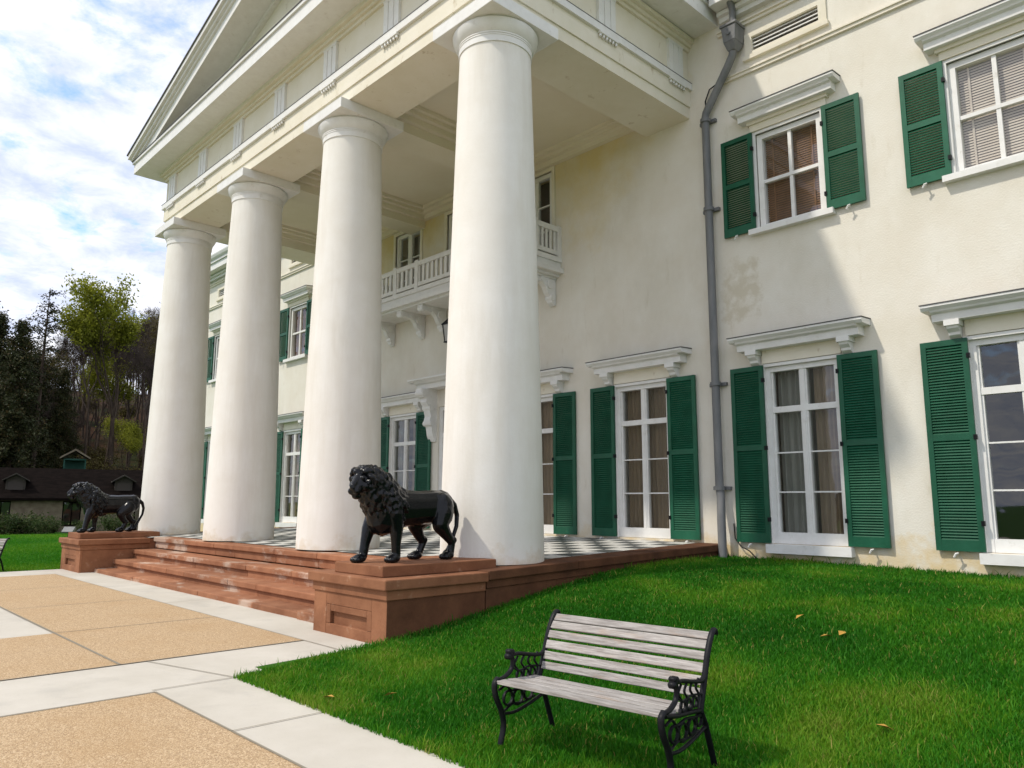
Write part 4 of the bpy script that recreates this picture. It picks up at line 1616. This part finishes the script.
# a few fallen leaves
lf = MB()
lf.quad((-.045, 0, .0), (0, -.028, .010), (.05, .0, .004), (0, .028, .016))
M['fallen'] = mat('yellow_leaf', (0.45, 0.26, 0.05), 0.7)
lfm = lf.mesh('fallen_leaf', M['fallen'])
LEAF = [(4.04, -4.93, 'yellow fallen leaf, left of a close pair on the lawn right of the bench back'),
        (4.12, -4.78, 'yellow fallen leaf, right of a close pair on the lawn right of the bench back'),
        (4.69, -3.56, 'brown fallen leaf on the upper lawn towards the right edge of the photo'),
        (5.21, -6.69, 'orange fallen leaf on the near lawn at the lower right of the photo'),
        (3.53, -4.41, 'dull brown fallen leaf on the lawn behind the bench, below the curtained window'),
        (1.70, -8.80, 'yellow fallen leaf at the edge of the grass beside the concrete path'),
        (2.01, -8.42, 'brownish fallen leaf in the grass left of the bench, near the path')]
for x, y, lb in LEAF:
    o = link('fallen_leaf', lfm)
    o.location = (x, y, hz(x, y) + .058); o.rotation_euler = (rnd.uniform(-.3, .3), rnd.uniform(-.3, .3), rnd.uniform(0, 6))
    o.scale = (1.3, 1.3, 1.3)
    tag(o, lb, 'leaf', 'fallen leaves on the lawn')

# ------------------------------------------------------------------ far cottage, slope and woods
# wooded slope
hs = MB()
angs = np.linspace(-140, 330, 40)
dst = np.linspace(55, 230, 30)
for d in dst:
    for a in angs:
        x, y = far_point(a, d)
        z = -.4 + 27 * (1 - math.exp(-max(0, d - 57) / 64)) + .5 * mnoise.noise(Vector((x * .06, y * .06, 0)))
        hs.v.append((x, y, z if d > 57 else -.5))
for j in range(len(dst) - 1):
    for i in range(len(angs) - 1):
        k = j * len(angs) + i
        hs.f.append((k, k + 1, k + len(angs) + 1, k + len(angs)))
hillside = hs.build('hillside', M['litter'], smooth=180)
tag(hillside, kind='structure')


def slope_z(d):
    return -.4 + 27 * (1 - math.exp(-max(0, d - 57) / 64))


# cottage: low stone walls, dark shingled roof, two dormers
cx_, cy_ = far_point(62, 49)
face = math.atan2(CAM.y - cy_, CAM.x - cx_) + math.pi / 2   # long side faces the forecourt
cot = thing('stone_cottage', 'low rubble stone cottage with dark shingled roof beyond the far left lawn', 'cottage', (cx_, cy_, -.1), face)
q = MB()
wins = [(-3.25, -2.35, .35, 1.7), (.05, .95, .35, 1.7), (3.2, 4.1, .35, 1.7), (-6.4, -5.4, .0, 1.8)]
xs = sorted({-9.0, 7.5} | {w_[0] for w_ in wins} | {w_[1] for w_ in wins}); zs = sorted({-.3, 1.84} | {w_[2] for w_ in wins} | {w_[3] for w_ in wins})
for i in range(len(xs) - 1):
    for j in range(len(zs) - 1):
        a, c = (xs[i] + xs[i + 1]) / 2, (zs[j] + zs[j + 1]) / 2
        if any(w_[0] < a < w_[1] and w_[2] < c < w_[3] for w_ in wins):
            continue
        q.box(xs[i], xs[i + 1], 0, .4, zs[j], zs[j + 1])
q.prism([(.4, -.3), (5.2, -.3), (5.2, 1.8), (2.8, 3.3), (.4, 1.8)], 'x', -9.0, -8.6)
q.prism([(.4, -.3), (5.2, -.3), (5.2, 1.8), (2.8, 3.3), (.4, 1.8)], 'x', 7.1, 7.5)
q.build('wall', M['rubble'], cot, fixn=True)
q = MB()
q.prism([(-.35, 1.72), (2.8, 3.42), (5.6, 1.72), (5.6, 1.86), (2.8, 3.58), (-.35, 1.86)], 'x', -9.4, 7.9)
q.build('roof', M['shingle'], cot, fixn=True)
for w_ in wins:
    q = MB()
    a, b_, c, d = w_
    q.box(a, b_, .28, .34, c, c + .07); q.box(a, b_, .28, .34, d - .07, d)
    q.box(a, a + .06, .27, .35, c, d); q.box(b_ - .06, b_, .27, .35, c, d)
    q.box((a + b_) / 2 - .03, (a + b_) / 2 + .03, .29, .33, c + .07, d - .07)
    wo = q.build('window', M['shingle'], cot)
    MB().quad((a, .31, c), (b_, .31, c), (b_, .31, d), (a, .31, d)).build('pane', M['glass'], wo)
    MB().quad((a, .6, c), (b_, .6, c), (b_, .6, d), (a, .6, d)).build('inner_shade', M['dark_room'], wo)
M['dormer'] = mat('grey_dormer_board', (.035, .03, .026), .9, col2=(.065, .055, .046), scale=3)
for x in (-2.25, 3.0):
    q = MB()
    q.prism([(x - .45, 2.0), (x + .45, 2.0), (x + .45, 2.85), (x, 3.12), (x - .45, 2.85)], 'y', .5, 2.2)
    do = q.build('dormer', M['dormer'], cot, fixn=True)
    q = MB()
    q.prism([(x - .62, 2.78), (x, 3.14), (x + .62, 2.78), (x + .62, 2.84), (x, 3.22), (x - .62, 2.84)], 'y', .25, 2.4)
    q.build('dormer_roof', M['dormer'], do, fixn=True)
    MB().box(x - .35, x + .35, .47, .49, 2.2, 2.75).build('dormer_window', M['dark_room'], do)

# green timber hut with a pale roof, behind the cottage ridge
hx, hy = far_point(71, 57)
hut = thing('garden_hut', 'small dull green timber hut with a pale pitched roof above the cottage ridge', 'hut', (hx, hy, 2.85), face)
q = MB()
for s in (-.62, .56):
    q.box(s, s + .08, -.6, -.52, -3.5, 1.35); q.box(s, s + .08, .52, .6, -3.5, 1.35)
q.box(-.62, .64, -.6, .6, -.1, .05)
q.box(-.62, .64, -.6, -.55, .05, .45)
q.box(-.54, .56, .52, .58, .05, 1.35)
q.box(-.62, .64, -.6, .6, 1.35, 1.45)
q.build('frame', M['dull_green'], hut)
q = MB().prism([(-.85, 1.42), (0, 1.95), (.87, 1.42), (.87, 1.52), (0, 2.08), (-.85, 1.52)], 'y', -.85, .85)
q.build('roof', M['rubble'], hut, fixn=True)

# ---- trees


def grow(mb, tips, base, direction, length, rad, depth, rr, spread, upw, seg=5, bend=.12, ratio=.72, kids=(2, 3), maxd=4, trunk_kids=0):
    pts = [Vector(base)]
    d = Vector(direction).normalized()
    n = 4
    for k in range(n):
        d = (d + Vector((rr.gauss(0, bend), rr.gauss(0, bend), rr.gauss(0, bend * .5) + upw * .05))).normalized()
        pts.append(pts[-1] + d * length / n)
    rads = [rad * (1 - .45 * k / n) for k in range(n + 1)]
    mb.tube(pts, rads, max(3, seg), cap=False)
    if depth >= maxd:
        tips.append(pts[-1]); tips.append(pts[-2]); tips.append(pts[2])
        return
    for c in range(rr.randint(*kids)):
        src = pts[-1] if c == 0 else pts[rr.choice([2, 3, 4])]
        axis = Vector((rr.gauss(0, 1), rr.gauss(0, 1), rr.gauss(0, .5)))
        nd = (d + axis.normalized() * spread * rr.uniform(.6, 1.2) + Vector((0, 0, upw * .3))).normalized()
        grow(mb, tips, src, nd, length * ratio * rr.uniform(.8, 1.15), rads[-1] * (.85 if c == 0 else .62), depth + 1, rr, spread, upw, max(3, seg - 1), bend, ratio, kids, maxd)


def leaf_cloud(name, tips, per, sigma, size, mtl, rr, toned=0.0):
    tp = np.array([tuple(t_) for t_ in tips])
    n = len(tp) * per
    r_ = np.random.RandomState(rr.randint(0, 9999))
    base = np.repeat(tp, per, 0) + r_.normal(0, sigma, (n, 3))
    clump = np.repeat(r_.rand(len(tp)), per)
    u = r_.normal(0, 1, (n, 3)); u /= np.linalg.norm(u, axis=1)[:, None]
    v_ = np.cross(u, r_.normal(0, 1, (n, 3))); v_ /= np.linalg.norm(v_, axis=1)[:, None] + 1e-9
    s = size * r_.uniform(.6, 1.4, n)[:, None]
    V = np.stack([base - u * s, base - v_ * s * .55, base + u * s, base + v_ * s * .55], 1)
    tone = np.clip(.15 + .6 * clump + r_.normal(0, .15, n) + toned, 0, 1)
    return poly_cloud(name, V, [[0, 1, 2, 3]], tone, mtl)


def broadleaf(seed, H, bole, spread, per, sigma, size, mtl, ratio=.72, kids=(2, 4), maxd=4, rad=.22):
    rr = random.Random(seed)
    mb = MB(); tips = []
    first = H * bole
    pts = [Vector((0, 0, -.6))]
    d = Vector((0, 0, 1))
    for k in range(6):
        d = (d + Vector((rr.gauss(0, .03), rr.gauss(0, .03), 0))).normalized()
        pts.append(pts[-1] + d * (first + .6) / 6)
    rads = [rad * (1.15 if k == 0 else 1 - .06 * k) for k in range(7)]
    mb.tube(pts, rads, 7, cap=False)
    L0 = (H - first) / (1 + ratio + ratio ** 2 + ratio ** 3) * 1.12
    for c in range(rr.randint(3, 4)):
        a = rr.uniform(0, 6.28)
        grow(mb, tips, pts[-1] if c < 2 else pts[-2], (math.cos(a) * spread * .6, math.sin(a) * spread * .6, 1), L0, rads[-1] * .7, 1, rr, spread, .8, 6, .10, ratio, kids, maxd)
    tr = mb.mesh('trunk', M['bark']); shade_smooth(tr, 180)
    cr_ = leaf_cloud('crown', tips, per, sigma, size, mtl, rr)
    return tr, cr_


def bare(seed, H, bole=.55, rad=.17):
    rr = random.Random(seed)
    mb = MB(); tips = []
    first = H * bole
    pts = [Vector((0, 0, -.6))]
    d = Vector((rr.gauss(0, .03), rr.gauss(0, .03), 1)).normalized()
    for k in range(6):
        d = (d + Vector((rr.gauss(0, .025), rr.gauss(0, .025), 0))).normalized()
        pts.append(pts[-1] + d * (first + .6) / 6)
    rads = [rad * (1.15 if k == 0 else 1 - .07 * k) for k in range(7)]
    mb.tube(pts, rads, 6, cap=False)
    tr = mb.mesh('trunk', M['bark'])
    mc = MB()
    L0 = (H - first) / 2.3
    for c in range(5):
        a = rr.uniform(0, 6.28)
        grow(mc, tips, pts[rr.choice([4, 5, 6, 6])], (math.cos(a) * .35, math.sin(a) * .35, 1), L0, rads[-1] * .6, 1, rr, .5, .8, 4, .12, .66, (3, 4), 4)
    # fine twigs
    tp = np.array([tuple(t_) for t_ in tips]); per = 5
    n = len(tp) * per
    r_ = np.random.RandomState(seed)
    b0 = np.repeat(tp, per, 0)
    dr = r_.normal(0, 1, (n, 3)); dr[:, 2] = np.abs(dr[:, 2]) + .4; dr /= np.linalg.norm(dr, axis=1)[:, None]
    e0 = b0 + dr * r_.uniform(.35, .9, n)[:, None]
    sd_ = np.cross(dr, r_.normal(0, 1, (n, 3))); sd_ /= np.linalg.norm(sd_, axis=1)[:, None] + 1e-9
    k0 = len(mc.v)
    for i in range(n):
        q0 = b0[i] - sd_[i] * .014; q1 = b0[i] + sd_[i] * .014
        mc.v += [tuple(q0), tuple(q1), tuple(e0[i])]
        mc.f.append((k0 + 3 * i, k0 + 3 * i + 1, k0 + 3 * i + 2))
    cr_ = mc.mesh('crown', M['twig'])
    return tr, cr_


def conifer(seed, H, wd, sparse=False):
    rr = random.Random(seed)
    mb = MB()
    mb.tube([(0, 0, -.6), (0, 0, H * .5), (rr.uniform(-.1, .1), 0, H)], [.22, .13, .02], 7, cap=False)
    tips = []
    z = H * (.55 if sparse else .06)
    while z < H - .2:
        t_ = (z / H)
        rw = wd * (1 - t_) ** .8 + .15
        if sparse:
            rw = .5 + 1.9 * (1 - t_) ** .5 * rr.uniform(.6, 1.2)
        for k in range(4 if sparse else 7):
            a = rr.uniform(0, 6.283); ln_ = rw * rr.uniform(.65, 1.1)
            p0 = Vector((0, 0, z + rr.uniform(-.2, .2)))
            p1 = p0 + Vector((math.cos(a) * ln_ * .6, math.sin(a) * ln_ * .6, .10 * ln_ if not sparse else .25 * ln_))
            p2 = p0 + Vector((math.cos(a) * ln_, math.sin(a) * ln_, -.12 * ln_ if not sparse else .12 * ln_))
            mb.tube([p0, p1, p2], [.035, .022, .008], 4, cap=False)
            m_ = max(3, int(ln_ * (4 if not sparse else 5)))
            for i in range(m_):
                q_ = (i + 1) / m_
                tips.append((p0.lerp(p1, q_ / .6) if q_ < .6 else p1.lerp(p2, (q_ - .6) / .4)))
        z += (.42 if not sparse else .50) * rr.uniform(.8, 1.2)
    tr = mb.mesh('trunk', M['bark'])
    cr_ = leaf_cloud('crown', tips, 26 if not sparse else 10, .17 if not sparse else .10, .085 if not sparse else .07, M['needle'], rr)
    return tr, cr_


def plant(name, label, cat, meshes, px, dist, z, rz, sc, group):
    x, y = far_point(px, dist)
    t_ = thing(name, label, cat, (x, y, z), rz, group)
    t_.scale = (sc, sc, sc)
    link('trunk', meshes[0], t_); link('crown', meshes[1], t_)
    return t_


GW = 'trees of the wood behind the cottage'
P_spring = broadleaf(11, 18.0, .42, .55, 60, .40, .12, M['leaf_spring'], maxd=4, rad=.26)
P_spring2 = broadleaf(12, 15.0, .45, .5, 36, .45, .11, M['leaf_spring'], maxd=4, rad=.2)
P_rust = broadleaf(13, 16.0, .40, .5, 40, .48, .09, M['leaf_rust'], maxd=4, rad=.2)
P_rust2 = broadleaf(14, 15.0, .35, .6, 44, .50, .09, M['leaf_rust'], maxd=4, rad=.2)
P_bare = [bare(21, 16), bare(22, 15, .5), bare(23, 17, .6)]
P_con = [conifer(31, 15.0, 3.6), conifer(32, 14.0, 3.2)]
P_spr = conifer(33, 15.5, 2.0, True)

plant('maple_tree', 'tallest tree of the wood, open crown of fresh yellow green leaves', 'tree', P_spring, 108, 62, 1.2, .4, .84, GW)
plant('maple_tree', 'shorter yellow green tree left of the tallest one', 'tree', P_spring2, 86, 66, 2.4, 2.1, .66, GW)
plant('maple_tree', 'leafing green tree close beside the portico column', 'tree', P_spring2, 148, 74, 4.2, 4.1, .72, GW)
plant('maple_tree', 'low spring green tree in front of the bare trunks', 'tree', P_spring2, 124, 62, .8, 1.1, .42, GW)
plant('spruce_tree', 'tall thin spruce with a bare ragged top against the sky', 'tree', P_spr, 29, 60, .6, .3, 1.0, GW)
for i, (px, d, sc, mi, lb) in enumerate(((5, 58, .88, 0, 'dark evergreen at the left edge of the photo'), (24, 62, .74, 1, 'dark evergreen in front of the thin spruce'),
                                         (52, 62, .62, 0, 'dark evergreen right of the thin spruce'), (-20, 60, .95, 1, 'dark evergreen just beyond the left edge of the photo'), (-40, 62, 1.0, 0, 'outermost dark evergreen beyond the left edge of the photo'))):
    plant('evergreen_tree', lb, 'tree', P_con[mi], px, d, slope_z(d), i * 1.3, sc, GW)
for i, (px, d, sc, ms, lb) in enumerate(((38, 66, .64, P_rust2, 'russet budding tree behind the dark evergreens'), (142, 76, .72, P_rust, 'russet budding tree right of the tallest tree'),
                                         (160, 66, .80, P_rust2, 'russet budding tree touching the portico column'), (74, 84, .62, P_rust, 'distant russet tree between evergreen and tallest tree'),
                                         (172, 80, .8, P_rust, 'russet tree mostly hidden by the portico column'))):
    plant('budding_tree', lb, 'tree', ms, px, d, slope_z(d), i * 2.2, sc, GW)
k = 0
for d, n_, s0 in ((65, 18, .74), (74, 21, .70), (85, 22, .66), (98, 22, .62), (112, 20, .60), (128, 20, .60), (146, 18, .60)):
    for i in range(n_):
        px = -25 + (195 / n_) * (i + rnd.uniform(.1, .9))
        s1 = s0 * rnd.uniform(.85, 1.08)
        if px < 66:
            if d > 100:
                continue
            s1 *= .60
        plant('bare_tree', 'bare brown trunk among the many leafless trees of the wooded slope', 'tree', P_bare[k % 3], px, d + rnd.uniform(-5, 5), slope_z(d) - .3, k * 1.9, s1, 'leafless trees of the wooded slope')
        k += 1

US = [broadleaf(51, 4.5, .15, .8, 30, .40, .10, M['leaf_rust'], maxd=3, rad=.06), broadleaf(52, 5.0, .12, .8, 26, .42, .09, M['leaf_spring'], maxd=3, rad=.06)]
for i in range(16):
    px = -15 + 190 * (i + rnd.uniform(.1, .9)) / 16
    d = (60, 66, 74, 84)[i % 4] + rnd.uniform(-2, 2)
    plant('sapling', 'budding sapling in the undergrowth beneath the trees of the slope', 'sapling', US[0 if i % 5 else 1], px, d, slope_z(d) - .1, i * 1.7, rnd.uniform(.5, .8), 'undergrowth saplings of the slope')

# shrubs along the cottage wall


def shrub(seed, H, wd, mtl):
    rr = random.Random(seed)
    mb = MB(); tips = []
    for k in range(10):
        a = rr.uniform(0, 6.28)
        p0 = Vector((rr.gauss(0, .1), rr.gauss(0, .1), -.1)); p1 = p0 + Vector((math.cos(a) * wd * .3, math.sin(a) * wd * .3, H * .55)); p2 = p1 + Vector((math.cos(a) * wd * .25, math.sin(a) * wd * .25, H * rr.uniform(.2, .45)))
        mb.tube([p0, p1, p2], [.02, .014, .005], 4, cap=False)
        tips += [p1, p0.lerp(p1, .6), p2, p1.lerp(p2, .5)]
    return mb.mesh('stem', M['bark']), leaf_cloud('foliage', tips, 40, wd * .16, .07, mtl, rr)


SH = [shrub(41, 1.1, 1.6, M['shrub']), shrub(42, 1.5, 1.3, M['shrub']), shrub(43, .8, 1.7, M['shrub'])]
SHL = ['rounded shrub under the cottage wall at the left edge', 'low shrub before the leftmost cottage window', 'upright shrub between the two cottage windows', 'spreading shrub left of the floodlight',
       'small shrub behind the floodlight', 'shrub seen between the far lion\'s legs', 'shrub under the cottage wall beyond the far pedestal', 'outermost shrub under the cottage wall left of the frame']
for i, px in enumerate((4, 16, 28, 42, 56, 90, 120, -14)):
    x, y = far_point(px, 46.5 + (i % 3) * .5)
    t_ = thing('shrub', SHL[i], 'shrub', (x, y, -.06), i * 1.1, 'shrubs along the cottage wall')
    sc = (.7, .65, .95, .6, .45, .6, .75, .7)[i]
    t_.scale = (sc, sc, sc)
    a, b_ = SH[i % 3]
    link('stem', a, t_); link('foliage', b_, t_)
